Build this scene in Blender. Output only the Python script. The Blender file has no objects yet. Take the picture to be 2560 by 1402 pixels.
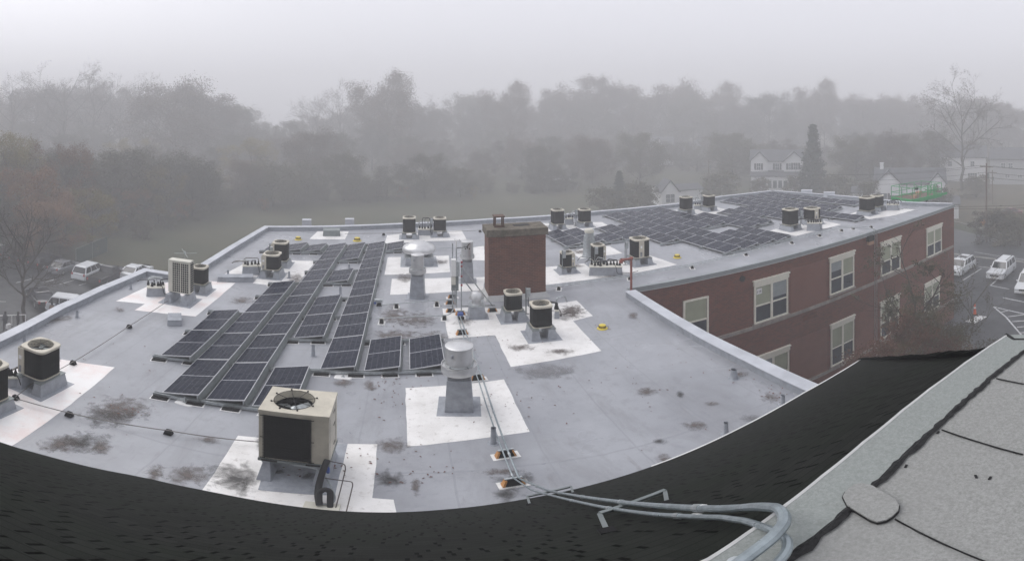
import bpy, math, random
from mathutils import Vector, Matrix, noise
random.seed(7)
R = math.radians
sc = bpy.context.scene
col = sc.collection

# ------------------------------------------------------------------ camera (a phone panorama: equal angle per pixel)
F, V0, U0, CAMZ = 1236.0, 284.0, 1018.0, 8.0      # survey constants of the 2560x1402 photograph
cam = bpy.data.cameras.new('camera'); camo = bpy.data.objects.new('camera', cam); col.objects.link(camo)
cam.type = 'PANO'; cam.panorama_type = 'EQUIRECTANGULAR'
cam.longitude_min = -U0 / F; cam.longitude_max = (2560 - U0) / F
cam.latitude_min = -(1402 - V0) / F; cam.latitude_max = V0 / F
cam.clip_start = 0.05; cam.clip_end = 2000
camo.location = (0, 0, CAMZ); camo.rotation_euler = (R(90), 0, 0)
sc.camera = camo
# ------------------------------------------------------------------ sky, soft overcast sun, exposure
w = bpy.data.worlds.new('World'); sc.world = w; w.use_nodes = True
nt = w.node_tree; nt.nodes.clear()
wo = nt.nodes.new('ShaderNodeOutputWorld'); bg = nt.nodes.new('ShaderNodeBackground')
sky = nt.nodes.new('ShaderNodeTexSky'); sky.sky_type = 'NISHITA'; sky.sun_disc = False
sky.sun_elevation = R(42); sky.sun_rotation = R(313); sky.air_density = 1.0; sky.dust_density = 6.0; sky.ozone_density = 1.0
hs = nt.nodes.new('ShaderNodeHueSaturation'); hs.inputs['Saturation'].default_value = 0.16
mx = nt.nodes.new('ShaderNodeMix'); mx.data_type = 'RGBA'; mx.inputs['Factor'].default_value = 0.82
mx.inputs[7].default_value = (7.2, 7.25, 7.95, 1)     # the even grey of the cloud deck
nt.links.new(sky.outputs[0], hs.inputs['Color']); nt.links.new(hs.outputs[0], mx.inputs[6])
nt.links.new(mx.outputs[2], bg.inputs['Color']); bg.inputs['Strength'].default_value = 0.15
nt.links.new(bg.outputs[0], wo.inputs['Surface'])
sun = bpy.data.lights.new('sun', 'SUN'); sun.energy = 1.5; sun.angle = R(45); sun.color = (1.0, 0.97, 0.93)
suno = bpy.data.objects.new('sun', sun); col.objects.link(suno); suno.rotation_euler = (R(36), 0, R(240)); suno.location = (0, 0, 60)
sc.view_settings.view_transform = 'Standard'; sc.view_settings.look = 'None'; sc.view_settings.exposure = 0.0; sc.view_settings.gamma = 1.0
sc.render.engine = 'CYCLES'
sc.cycles.volume_bounces = 1
sc.cycles.max_bounces = 6
sc.cycles.transparent_max_bounces = 24

# ------------------------------------------------------------------ helpers
def un(u, v, z=0.0):
    """plan position (x, y) of a surveyed photo point that lies at height z"""
    th = (u - U0) / F; ph = (v - V0) / F
    r = (CAMZ - z) / math.tan(ph)
    return (r * math.sin(th), r * math.cos(th))
def P3(u, v, z=0.0):
    x, y = un(u, v, z); return Vector((x, y, z))
def pr(u, v, r):
    """point at plan distance r seen at (u, v)"""
    th = (u - U0) / F; ph = (v - V0) / F
    return Vector((r * math.sin(th), r * math.cos(th), CAMZ - r * math.tan(ph)))

def mk(name, base, rough=0.6, metal=0.0, var=0.0, vscale=3.0, base2=None, bump=0.0, bscale=40.0, spec=0.5, rvar=0.0, fine=0.0):
    m = bpy.data.materials.new(name); m.use_nodes = True
    n = m.node_tree; b = n.nodes['Principled BSDF']
    b.inputs['Base Color'].default_value = (*base, 1); b.inputs['Roughness'].default_value = rough
    b.inputs['Metallic'].default_value = metal; b.inputs['Specular IOR Level'].default_value = spec
    tc = n.nodes.new('ShaderNodeTexCoord')
    if var > 0 or base2:
        nz = n.nodes.new('ShaderNodeTexNoise'); nz.inputs['Scale'].default_value = vscale; nz.inputs['Detail'].default_value = 6; nz.inputs['Roughness'].default_value = 0.65
        n.links.new(tc.outputs['Object'], nz.inputs['Vector'])
        mr = n.nodes.new('ShaderNodeMapRange'); mr.inputs[1].default_value = 0.35; mr.inputs[2].default_value = 0.65
        n.links.new(nz.outputs['Fac'], mr.inputs[0])
        mi = n.nodes.new('ShaderNodeMix'); mi.data_type = 'RGBA'
        b2 = base2 if base2 else tuple(c * (1 - var) for c in base)
        b1 = base if base2 else tuple(min(1, c * (1 + var * 0.5)) for c in base)
        mi.inputs[6].default_value = (*b1, 1); mi.inputs[7].default_value = (*b2, 1)
        n.links.new(mr.outputs[0], mi.inputs['Factor']); n.links.new(mi.outputs[2], b.inputs['Base Color'])
        if rvar:
            m2 = n.nodes.new('ShaderNodeMapRange'); m2.inputs[1].default_value = 0.3; m2.inputs[2].default_value = 0.7
            m2.inputs[3].default_value = rough - rvar; m2.inputs[4].default_value = rough + rvar
            n.links.new(nz.outputs['Fac'], m2.inputs[0]); n.links.new(m2.outputs[0], b.inputs['Roughness'])
    if bump:
        nb = n.nodes.new('ShaderNodeTexNoise'); nb.inputs['Scale'].default_value = bscale; nb.inputs['Detail'].default_value = 4
        bp = n.nodes.new('ShaderNodeBump'); bp.inputs['Strength'].default_value = bump; bp.inputs['Distance'].default_value = 0.01
        n.links.new(tc.outputs['Object'], nb.inputs['Vector']); n.links.new(nb.outputs['Fac'], bp.inputs['Height']); n.links.new(bp.outputs[0], b.inputs['Normal'])
    return m
def node(n, t, **kw):
    x = n.nodes.new(t)
    for k, v in kw.items(): setattr(x, k, v)
    return x
def mth(n, op, a, b=None, c=None):
    x = n.nodes.new('ShaderNodeMath'); x.operation = op
    for i, q in enumerate((a, b, c)):
        if q is None: continue
        if isinstance(q, (int, float)): x.inputs[i].default_value = q
        else: n.links.new(q, x.inputs[i])
    return x.outputs[0]
def mixc(n, f, a, b):
    x = n.nodes.new('ShaderNodeMix'); x.data_type = 'RGBA'
    for s, q in (('Factor', f), (6, a), (7, b)):
        if isinstance(q, tuple): x.inputs[s].default_value = (*q, 1)
        elif isinstance(q, (int, float)): x.inputs[s].default_value = q
        else: n.links.new(q, x.inputs[s])
    return x.outputs[2]
def rng(n, v, a, b, c=0.0, d=1.0):
    x = n.nodes.new('ShaderNodeMapRange')
    n.links.new(v, x.inputs[0])
    for i, q in enumerate((a, b, c, d)): x.inputs[i + 1].default_value = q
    return x.outputs[0]
def nse(n, vec, scale, detail=5, rough=0.6, dist=0.0):
    x = n.nodes.new('ShaderNodeTexNoise'); x.inputs['Scale'].default_value = scale; x.inputs['Detail'].default_value = detail
    x.inputs['Roughness'].default_value = rough; x.inputs['Distortion'].default_value = dist
    n.links.new(vec, x.inputs['Vector']); return x.outputs['Fac']
def base_mat(name, rough=0.6, metal=0.0):
    m = bpy.data.materials.new(name); m.use_nodes = True
    n = m.node_tree; b = n.nodes['Principled BSDF']; b.inputs['Roughness'].default_value = rough; b.inputs['Metallic'].default_value = metal
    tc = n.nodes.new('ShaderNodeTexCoord')
    return m, n, b, tc
def bumpn(n, b, h, s, d=0.01):
    bp = n.nodes.new('ShaderNodeBump'); bp.inputs['Strength'].default_value = s; bp.inputs['Distance'].default_value = d
    n.links.new(h, bp.inputs['Height']); n.links.new(bp.outputs[0], b.inputs['Normal'])

M = {}
# painted roof membrane, damp: soft large blotches, faint lap seams, dirt specks, damp sheen
m, n, b, tc = base_mat('roof_membrane_paint')
ob = tc.outputs['Object']
n1 = nse(n, ob, 0.35, 5, .6); n2 = nse(n, ob, 2.2, 6, .7); n3 = nse(n, ob, 14, 6, .75)
c = mixc(n, rng(n, n1, .35, .65), (.250, .260, .285), (.340, .352, .380))
vm = n.nodes.new('ShaderNodeVectorMath'); vm.operation = 'MULTIPLY'; n.links.new(ob, vm.inputs[0]); vm.inputs[1].default_value = (1.1, .3, 1)
c = mixc(n, mth(n, 'MULTIPLY', rng(n, nse(n, vm.outputs[0], .9, 7, .72, .5), .5, .7), .6), c, (.205, .208, .22))
c = mixc(n, mth(n, 'MULTIPLY', rng(n, nse(n, vm.outputs[0], 2.6, 7, .75, .3), .58, .72), .45), c, (.16, .152, .150))
c = mixc(n, mth(n, 'MULTIPLY', rng(n, n2, .52, .72), .5), c, (.195, .20, .215))
c = mixc(n, mth(n, 'MULTIPLY', rng(n, nse(n, ob, .16, 6, .7, 1.0), .5, .68), .5), c, (.235, .24, .262))
c = mixc(n, mth(n, 'MULTIPLY', rng(n, n3, .62, .74), .35), c, (.20, .195, .20))
sx = n.nodes.new('ShaderNodeSeparateXYZ'); n.links.new(ob, sx.inputs[0])
seam = mth(n, 'LESS_THAN', mth(n, 'ABSOLUTE', mth(n, 'SUBTRACT', mth(n, 'FRACT', mth(n, 'DIVIDE', mth(n, 'ADD', sx.outputs[0], mth(n, 'MULTIPLY', n1, .15)), 1.83)), .5)), .012)
seam2 = mth(n, 'LESS_THAN', mth(n, 'ABSOLUTE', mth(n, 'SUBTRACT', mth(n, 'FRACT', mth(n, 'DIVIDE', mth(n, 'ADD', sx.outputs[1], mth(n, 'MULTIPLY', n1, .3)), 6.1)), .5)), .005)
c = mixc(n, mth(n, 'MULTIPLY', mth(n, 'MAXIMUM', seam, seam2), .4), c, (.22, .23, .25))
vo = n.nodes.new('ShaderNodeTexVoronoi'); vo.inputs['Scale'].default_value = 1.6; n.links.new(ob, vo.inputs['Vector'])
spk = mth(n, 'LESS_THAN', vo.outputs['Distance'], mth(n, 'MULTIPLY', rng(n, n2, .45, .7), .045))
c = mixc(n, mth(n, 'MULTIPLY', spk, .8), c, (.07, .05, .045))
n.links.new(c, b.inputs['Base Color'])
n.links.new(rng(n, nse(n, ob, .28, 4, .55, .6), .38, .62, .24, .55), b.inputs['Roughness'])
bumpn(n, b, nse(n, ob, 5, 4), .2, .02)
M['membrane'] = m
# white recoated patches
m, n, b, tc = base_mat('white_roof_coating', .45)
ob = tc.outputs['Object']
n1 = nse(n, ob, 1.3, 6, .65); n2 = nse(n, ob, 6, 6, .7)
c = mixc(n, mth(n, 'MULTIPLY', rng(n, n1, .45, .72), .65), (.78, .77, .755), (.56, .545, .52))
c = mixc(n, mth(n, 'MULTIPLY', rng(n, n2, .56, .74), .7), c, (.36, .33, .30))
c = mixc(n, mth(n, 'MULTIPLY', rng(n, nse(n, ob, 22, 4, .8), .66, .74), .6), c, (.12, .10, .09))
n.links.new(c, b.inputs['Base Color']); M['white_coat'] = m
m, n, b, tc = base_mat('white_coating_with_pink_wash', .45)
ob = tc.outputs['Object']
n1 = nse(n, ob, .9, 6, .65)
c = mixc(n, mth(n, 'MULTIPLY', rng(n, n1, .45, .65), .8), (.81, .80, .79), (.74, .62, .59))
c = mixc(n, mth(n, 'MULTIPLY', rng(n, nse(n, ob, 7, 6, .7), .64, .76), .6), c, (.34, .31, .28))
n.links.new(c, b.inputs['Base Color']); M['pink_coat'] = m
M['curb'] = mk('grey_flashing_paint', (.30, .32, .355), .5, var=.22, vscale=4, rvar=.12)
M['curb_dark'] = mk('grimy_and_shaded_flashing', (.22, .23, .25), .55, var=.4, vscale=3)  # darker flashing tone; also colours the painted shade under the condensers
M['coping'] = mk('coping_paint', (.47, .49, .53), .38, var=.18, vscale=1.2, rvar=.1)
M['fascia'] = mk('grey_edge_metal', (.25, .275, .285), .45, var=.12, vscale=2)
M['white_trim'] = mk('white_drip_edge', (.44, .445, .44), .5, var=.15, vscale=5)
M['beige'] = mk('beige_cabinet_paint', (.52, .485, .40), .42, var=.16, vscale=3, bump=.05)
M['cream'] = mk('cream_cabinet_paint', (.60, .585, .51), .42, var=.12, vscale=3)
M['black'] = mk('black_plastic', (.010, .010, .011), .5, spec=.2)
M['rubber'] = mk('black_rubber', (.013, .013, .014), .8, spec=.15, var=.3, vscale=9)
M['insul'] = mk('black_pipe_insulation', (.014, .014, .016), .72, bump=.3)
M['dark_metal'] = mk('dark_tube_metal', (.10, .085, .08), .45, .6, var=.3)
M['copper'] = mk('weathered_grey_pipe', (.20, .19, .18), .5, .4, var=.3)
M['galv'] = mk('galvanised_steel', (.46, .49, .50), .38, .75, var=.22, vscale=9, rvar=.12)
M['galv_dull'] = mk('dull_galvanised_sheet', (.20, .225, .225), .5, .3, var=.2, vscale=3)
M['alu'] = mk('spun_aluminium', (.60, .605, .61), .34, .55, var=.10, vscale=2.5, rvar=.05)
M['alu_frame'] = mk('anodised_panel_frame', (.52, .53, .55), .4, .3)
M['white_pl'] = mk('white_plastic', (.74, .74, .73), .45, var=.08)
M['blue_pl'] = mk('blue_fitting', (.04, .09, .32), .4)
M['orange'] = mk('orange_reflector', (.52, .25, .08), .5, var=.15, vscale=9)
M['yellow'] = mk('yellow_cast_iron', (.66, .52, .05), .45, var=.2, vscale=12)
M['red_cap'] = mk('red_cap', (.32, .02, .03), .5)
M['red_pipe'] = mk('red_brown_pipe_paint', (.27, .085, .065), .5, var=.3, vscale=14)
M['rust'] = mk('rusty_iron', (.10, .055, .035), .75, var=.5, vscale=20)
M['green'] = mk('green_machine_paint', (.018, .33, .095), .4, var=.15, vscale=4)
M['tan'] = mk('tan_cardboard', (.42, .25, .16), .8, var=.1)
M['hole'] = mk('dark_opening', (.006, .006, .006), .9)
# condenser coil: near-black louvre ribs
m, n, b, tc = base_mat('black_coil_grille', .55)
sx = n.nodes.new('ShaderNodeSeparateXYZ'); n.links.new(tc.outputs['Object'], sx.inputs[0])
fz = mth(n, 'FRACT', mth(n, 'MULTIPLY', sx.outputs[2], 24)); fx = mth(n, 'FRACT', mth(n, 'MULTIPLY', mth(n, 'ADD', sx.outputs[0], sx.outputs[1]), 14))
ln = mth(n, 'MAXIMUM', mth(n, 'LESS_THAN', fz, .22), mth(n, 'LESS_THAN', fx, .14))
c = mixc(n, ln, (.005, .006, .006), (.018, .019, .019))
c = mixc(n, mth(n, 'MULTIPLY', rng(n, nse(n, tc.outputs['Object'], 3, 5), .55, .75), .5), c, (.045, .043, .04))
n.links.new(c, b.inputs['Base Color']); bumpn(n, b, ln, .6, .004); b.inputs['Specular IOR Level'].default_value = .1; b.inputs['IOR'].default_value = 1.2; M['coil'] = m
# photovoltaic laminate: 6 x 20 half cells, pale midline, fine busbars (UV)
m, n, b, tc = base_mat('solar_cell_glass', .12)
sx = n.nodes.new('ShaderNodeSeparateXYZ'); n.links.new(tc.outputs['UV'], sx.inputs[0])
cu = mth(n, 'ABSOLUTE', mth(n, 'SUBTRACT', mth(n, 'FRACT', mth(n, 'MULTIPLY', sx.outputs[0], 6)), .5))
cv = mth(n, 'ABSOLUTE', mth(n, 'SUBTRACT', mth(n, 'FRACT', mth(n, 'MULTIPLY', sx.outputs[1], 20)), .5))
g1 = mth(n, 'GREATER_THAN', cu, .482); g2 = mth(n, 'GREATER_THAN', cv, .474)
mid = mth(n, 'LESS_THAN', mth(n, 'ABSOLUTE', mth(n, 'SUBTRACT', sx.outputs[1], .5)), .006)
oi = n.nodes.new('ShaderNodeObjectInfo')
cc = mixc(n, oi.outputs['Random'], (.008, .011, .023), (.013, .0165, .032))
cc = mixc(n, g2, cc, (.035, .038, .048)); cc = mixc(n, g1, cc, (.14, .15, .17)); cc = mixc(n, mid, cc, (.40, .41, .44))
n.links.new(cc, b.inputs['Base Color']); n.links.new(rng(n, nse(n, tc.outputs['Object'], 3, 4), .3, .7, .22, .34), b.inputs['Roughness']); b.inputs['Specular IOR Level'].default_value = .3; b.inputs['IOR'].default_value = 1.22
M['pv'] = m
# brick
def brick_mat(name, c1, c2, mo, scale=1.0):
    m, n, b, tc = base_mat(name, .82)
    sx = n.nodes.new('ShaderNodeSeparateXYZ'); n.links.new(tc.outputs['Object'], sx.inputs[0])
    cb = n.nodes.new('ShaderNodeCombineXYZ'); n.links.new(mth(n, 'ADD', sx.outputs[0], sx.outputs[1]), cb.inputs[0]); n.links.new(sx.outputs[2], cb.inputs[1])
    br = n.nodes.new('ShaderNodeTexBrick'); n.links.new(cb.outputs[0], br.inputs['Vector'])
    br.inputs['Scale'].default_value = 1.0; br.inputs['Brick Width'].default_value = .215 * scale; br.inputs['Row Height'].default_value = .075 * scale
    br.inputs['Mortar Size'].default_value = .006 * scale; br.inputs['Color1'].default_value = (*c1, 1); br.inputs['Color2'].default_value = (*c2, 1); br.inputs['Mortar'].default_value = (*mo, 1)
    br.inputs['Bias'].default_value = -.2
    c = mixc(n, mth(n, 'MULTIPLY', rng(n, nse(n, tc.outputs['Object'], 1.3, 6, .65), .45, .7), .45), br.outputs['Color'], tuple(x * .55 for x in c1))
    c = mixc(n, mth(n, 'MULTIPLY', rng(n, nse(n, tc.outputs['Object'], 9, 6, .7), .6, .75), .3), c, (.30, .21, .18))
    n.links.new(c, b.inputs['Base Color']); bumpn(n, b, br.outputs['Fac'], -.4, .006)
    return m
M['brick'] = brick_mat('red_brick', (.150, .036, .017), (.070, .020, .011), (.16, .09, .062))
M['brick_pale'] = brick_mat('red_brick_pale_joints', (.155, .038, .019), (.12, .030, .016), (.30, .19, .15))
M['brick_ch'] = brick_mat('chimney_brick', (.125, .038, .020), (.055, .018, .012), (.17, .11, .08))
m, n, b, tc = base_mat('mossy_concrete_cap', .85)
c = mixc(n, rng(n, nse(n, tc.outputs['Object'], 3.5, 6, .7), .4, .62), (.065, .058, .038), (.15, .125, .098))
c = mixc(n, rng(n, nse(n, tc.outputs['Object'], 12, 6, .7), .6, .7), c, (.06, .055, .035))
n.links.new(c, b.inputs['Base Color']); M['cap'] = m
M['stone'] = mk('limestone_course', (.30, .265, .235), .8, var=.35, vscale=2.5)
M['win_trim'] = mk('cream_window_paint', (.78, .76, .66), .45, var=.08, vscale=6)
M['glass'] = mk('dark_window_glass', (.035, .045, .06), .08, spec=.8, var=.4, vscale=1.2)
M['shade'] = mk('roller_shade', (.33, .35, .255), .7, var=.12, vscale=1.5)
M['curtain'] = mk('grey_window_blind', (.27, .30, .31), .6, var=.1)
# asphalt shingles: laminated tabs, dark butt-joint dashes, tab shadow painted into the colour (UV in metres)
m, n, b, tc = base_mat('charcoal_shingles', .9)
sx = n.nodes.new('ShaderNodeSeparateXYZ'); n.links.new(tc.outputs['UV'], sx.inputs[0])
row = mth(n, 'FLOOR', mth(n, 'DIVIDE', sx.outputs[1], .143)); fr = mth(n, 'FRACT', mth(n, 'DIVIDE', sx.outputs[1], .143))
wr = n.nodes.new('ShaderNodeTexWhiteNoise'); wr.noise_dimensions = '1D'; n.links.new(row, wr.inputs['W'])
uu = mth(n, 'ADD', mth(n, 'DIVIDE', sx.outputs[0], .19), mth(n, 'MULTIPLY', wr.outputs['Value'], 7.3))
cbn = n.nodes.new('ShaderNodeCombineXYZ'); n.links.new(mth(n, 'FLOOR', uu), cbn.inputs[0]); n.links.new(row, cbn.inputs[1])
wn = n.nodes.new('ShaderNodeTexWhiteNoise'); wn.noise_dimensions = '2D'; n.links.new(cbn.outputs[0], wn.inputs['Vector'])
tab = mth(n, 'GREATER_THAN', wn.outputs['Value'], .42)
ob = tc.outputs['Object']
slot = mth(n, 'MULTIPLY', mth(n, 'MULTIPLY', mth(n, 'LESS_THAN', mth(n, 'FRACT', uu), .14), tab), mth(n, 'LESS_THAN', fr, .86))
c = mixc(n, mth(n, 'MULTIPLY', wn.outputs['Value'], .8), (.0125, .0138, .0125), (.0215, .023, .021))
c = mixc(n, rng(n, nse(n, ob, 120, 3, .8), .48, .7), c, (.029, .030, .0275))
c = mixc(n, mth(n, 'MULTIPLY', rng(n, nse(n, ob, .8, 5, .6), .4, .7), .6), c, (.017, .021, .016))
c = mixc(n, mth(n, 'MULTIPLY', mth(n, 'LESS_THAN', fr, .10), .55), c, (.005, .005, .005))
c = mixc(n, slot, c, (.001, .001, .001))
n.links.new(c, b.inputs['Base Color']); b.inputs['Specular IOR Level'].default_value = .08; b.inputs['IOR'].default_value = 1.2
hgt = mth(n, 'SUBTRACT', mth(n, 'ADD', mth(n, 'MULTIPLY', tab, .5), mth(n, 'MULTIPLY', fr, -.6)), mth(n, 'MULTIPLY', slot, 1.0))
bumpn(n, b, hgt, .5, .008); M['shingle'] = m
# granulated cap sheet
def cap_mat(name, a, bb, tint):
    m, n, b, tc = base_mat(name, .92)
    ob = tc.outputs['Object']
    c = mixc(n, rng(n, nse(n, ob, 75, 4, .8), .38, .66), a, bb)
    c = mixc(n, mth(n, 'MULTIPLY', rng(n, nse(n, ob, 1.6, 5, .65), .4, .7), .45), c, tint)
    c = mixc(n, mth(n, 'MULTIPLY', rng(n, nse(n, ob, 26, 5, .75), .70, .78), .7), c, (.07, .07, .066))
    c = mixc(n, mth(n, 'MULTIPLY', rng(n, nse(n, ob, 4.5, 6, .75), .62, .78), .6), c, (.12, .115, .105))
    n.links.new(c, b.inputs['Base Color']); b.inputs['Specular IOR Level'].default_value = .2
    bumpn(n, b, nse(n, ob, 130, 3, .8), .5, .004); return m
M['capsheet'] = cap_mat('grey_granule_cap_sheet', (.205, .208, .20), (.315, .32, .31), (.25, .253, .245))
M['capsheet_edge'] = cap_mat('pale_granule_edge_strip', (.20, .216, .207), (.29, .308, .298), (.25, .275, .265))
M['tar'] = mk('black_roof_tar', (.004, .004, .005), .6, base2=(.022, .022, .022), vscale=26, bump=.8, bscale=60, spec=.25)
M['asphalt'] = mk('wet_asphalt', (.032, .035, .039), .55, var=.35, vscale=.35, bump=.2, bscale=30, rvar=.15)
M['road'] = mk('grey_road_asphalt', (.048, .052, .058), .5, var=.25, vscale=.25, rvar=.1)
M['road_paint'] = mk('white_road_paint', (.55, .56, .57), .6, var=.3, vscale=4)
M['kerb'] = mk('concrete_kerb', (.26, .255, .245), .8, var=.25, vscale=1)
M['grass'] = mk('autumn_grass', (.036, .044, .018), .95, base2=(.060, .056, .026), vscale=.12, bump=.4, bscale=6)
M['verge'] = mk('leaf_strewn_verge', (.085, .065, .035), .95, base2=(.050, .050, .026), vscale=.4)
M['car_white'] = mk('white_car_paint', (.66, .68, .70), .22, var=.05)
M['car_silver'] = mk('silver_car_paint', (.25, .26, .28), .25, .4)
M['car_dark'] = mk('dark_car_paint', (.018, .020, .025), .2)
M['car_red'] = mk('dark_red_car_paint', (.10, .015, .018), .25)
M['car_glass'] = mk('car_glass', (.015, .018, .022), .06, spec=.8)
M['tyre'] = mk('tyre_rubber', (.015, .015, .015), .8)
M['rim'] = mk('alloy_wheel', (.30, .31, .32), .35, .7)
M['lamp_r'] = mk('red_tail_lamp', (.35, .02, .02), .3)
M['lamp_w'] = mk('clear_head_lamp', (.55, .57, .6), .15)
M['siding'] = mk('white_house_siding', (.70, .71, .72), .6, var=.06, vscale=.5)
M['siding_grey'] = mk('grey_house_siding', (.36, .37, .38), .7, var=.08, vscale=.5)
M['houseroof'] = mk('grey_house_roof', (.085, .09, .10), .8, var=.25, vscale=.8)
M['shutter'] = mk('dark_shutter', (.05, .055, .065), .7)
M['hwin'] = mk('house_window_glass', (.10, .12, .14), .2)
M['bark'] = mk('grey_brown_bark', (.055, .045, .037), .9, var=.4, vscale=3)
M['bark_pale'] = mk('pale_bark', (.12, .115, .10), .85, var=.4, vscale=6)
M['wood'] = mk('weathered_wood', (.12, .085, .06), .85, var=.3, vscale=3)
def leafm(name, a, bb):
    m, n, b, tc = base_mat(name, .8)
    gi = n.nodes.new('ShaderNodeNewGeometry')
    c = mixc(n, gi.outputs['Random Per Island'], a, bb)
    c = mixc(n, mth(n, 'MULTIPLY', rng(n, nse(n, tc.outputs['Object'], .45, 4), .4, .65), .6), c, tuple(x * .55 for x in a))
    n.links.new(c, b.inputs['Base Color']); return m
M['leaf_brown'] = leafm('brown_oak_leaves', (.070, .050, .036), (.13, .085, .055))
M['leaf_dull'] = leafm('dull_olive_leaves', (.055, .055, .030), (.10, .085, .045))
M['leaf_orange'] = leafm('orange_autumn_leaves', (.15, .070, .030), (.24, .12, .045))
M['leaf_yellow'] = leafm('yellow_autumn_leaves', (.20, .14, .03), (.12, .12, .035))
M['leaf_green'] = leafm('dark_evergreen_needles', (.012, .026, .018), (.028, .045, .028))
M['leaf_near'] = leafm('dry_olive_leaves', (.030, .030, .014), (.075, .062, .022))
M['leaf_red'] = leafm('fallen_red_leaves', (.16, .035, .02), (.10, .05, .03))

def mats(ms): return [M[x] if isinstance(x, str) else x for x in (ms if isinstance(ms, (list, tuple)) else [ms])]
class MB:
    def __init__(s): s.v = []; s.f = []; s.m = []; s.uv = []; s.o = Vector((0, 0, 0)); s.r = 0.0; s.cur = 0
    def at(s, x, y, z=0, r=0.0): s.o = Vector((x, y, z)); s.r = r; return s
    def _p(s, p):
        c, d = math.cos(s.r), math.sin(s.r)
        return (s.o.x + p[0] * c - p[1] * d, s.o.y + p[0] * d + p[1] * c, s.o.z + p[2])
    def face(s, pts, m=None, uv=None):
        i = len(s.v); s.v += [s._p(p) for p in pts]; s.f.append(tuple(range(i, i + len(pts)))); s.m.append(s.cur if m is None else m); s.uv.append(uv); return s
    def box(s, x0, y0, z0, x1, y1, z1, m=None):
        i = len(s.v)
        s.v += [s._p(p) for p in ((x0, y0, z0), (x1, y0, z0), (x1, y1, z0), (x0, y1, z0), (x0, y0, z1), (x1, y0, z1), (x1, y1, z1), (x0, y1, z1))]
        for f in ((0, 3, 2, 1), (4, 5, 6, 7), (0, 1, 5, 4), (1, 2, 6, 5), (2, 3, 7, 6), (3, 0, 4, 7)):
            s.f.append(tuple(i + k for k in f)); s.m.append(s.cur if m is None else m); s.uv.append(None)
        return s
    def cbox(s, c, sz, m=None): return s.box(c[0] - sz[0] / 2, c[1] - sz[1] / 2, c[2] - sz[2] / 2, c[0] + sz[0] / 2, c[1] + sz[1] / 2, c[2] + sz[2] / 2, m)
    def frus(s, x0, y0, x1, y1, z0, X0, Y0, X1, Y1, z1, m=None):
        i = len(s.v)
        s.v += [s._p(p) for p in ((x0, y0, z0), (x1, y0, z0), (x1, y1, z0), (x0, y1, z0), (X0, Y0, z1), (X1, Y0, z1), (X1, Y1, z1), (X0, Y1, z1))]
        for f in ((0, 3, 2, 1), (4, 5, 6, 7), (0, 1, 5, 4), (1, 2, 6, 5), (2, 3, 7, 6), (3, 0, 4, 7)):
            s.f.append(tuple(i + k for k in f)); s.m.append(s.cur if m is None else m); s.uv.append(None)
        return s
    def rings(s, rs, m=None, cap0=True, cap1=True):
        k = len(rs[0]); i = len(s.v)
        for r in rs: s.v += [s._p(p) for p in r]
        for a in range(len(rs) - 1):
            for b_ in range(k):
                c_ = (b_ + 1) % k
                s.f.append((i + a * k + b_, i + a * k + c_, i + (a + 1) * k + c_, i + (a + 1) * k + b_)); s.m.append(s.cur if m is None else m); s.uv.append(None)
        if cap0: s.f.append(tuple(i + q for q in reversed(range(k)))); s.m.append(s.cur if m is None else m); s.uv.append(None)
        if cap1: s.f.append(tuple(i + (len(rs) - 1) * k + q for q in range(k))); s.m.append(s.cur if m is None else m); s.uv.append(None)
        return s
    def lathe(s, prof, c=(0, 0), n=24, m=None, cap0=True, cap1=True):
        rs = [[(c[0] + r * math.cos(2 * math.pi * k / n), c[1] + r * math.sin(2 * math.pi * k / n), z) for k in range(n)] for r, z in prof]
        return s.rings(rs, m, cap0, cap1)
    def tube(s, path, r, n=8, m=None, r1=None):
        path = [Vector(p) for p in path]
        if len(path) < 2: return s
        rs = []; L = len(path)
        for a, p in enumerate(path):
            d = (path[min(a + 1, L - 1)] - path[max(a - 1, 0)]);
            if d.length < 1e-9: d = Vector((0, 0, 1))
            d.normalize(); up = Vector((0, 0, 1)) if abs(d.z) < .95 else Vector((1, 0, 0))
            x = d.cross(up).normalized(); y = x.cross(d)
            rr = r if r1 is None else r + (r1 - r) * a / (L - 1)
            rs.append([tuple(p + (x * math.cos(2 * math.pi * k / n) + y * math.sin(2 * math.pi * k / n)) * rr) for k in range(n)])
        return s.rings(rs, m)
    def bar(s, a, b_, w_, h_, m=None):
        """rectangular bar from a to b, w_ wide, h_ high"""
        a = Vector(a); b_ = Vector(b_); d = (b_ - a).normalized(); up = Vector((0, 0, 1)) if abs(d.z) < .95 else Vector((0, 1, 0))
        x = d.cross(up).normalized() * w_ / 2; y = x.cross(d).normalized() * h_ / 2
        return s.rings([[tuple(p - x - y), tuple(p + x - y), tuple(p + x + y), tuple(p - x + y)] for p in (a, b_)], m)
    def prism(s, poly, z0, z1, m=None):
        return s.rings([[(p[0], p[1], z0) for p in poly], [(p[0], p[1], z1) for p in poly]], m)
    def build(s, name, ms, parent=None, smooth=False, bevel=0.0, loc=None, kind=None):
        me = bpy.data.meshes.new(name); me.from_pydata(s.v, [], s.f)
        for q in mats(ms): me.materials.append(q)
        me.polygons.foreach_set('material_index', s.m)
        if any(q is not None for q in s.uv):
            ul = me.uv_layers.new(name='UVMap'); k = 0
            for fi, f in enumerate(s.f):
                for j in range(len(f)):
                    ul.data[k].uv = s.uv[fi][j] if s.uv[fi] else (0, 0); k += 1
        me.update()
        if smooth:
            for p in me.polygons: p.use_smooth = True
            try: me.set_sharp_from_angle(angle=R(38))
            except Exception: pass
        o = bpy.data.objects.new(name, me); col.objects.link(o)
        if parent: o.parent = parent
        if loc is not None: o.location = loc
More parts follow.
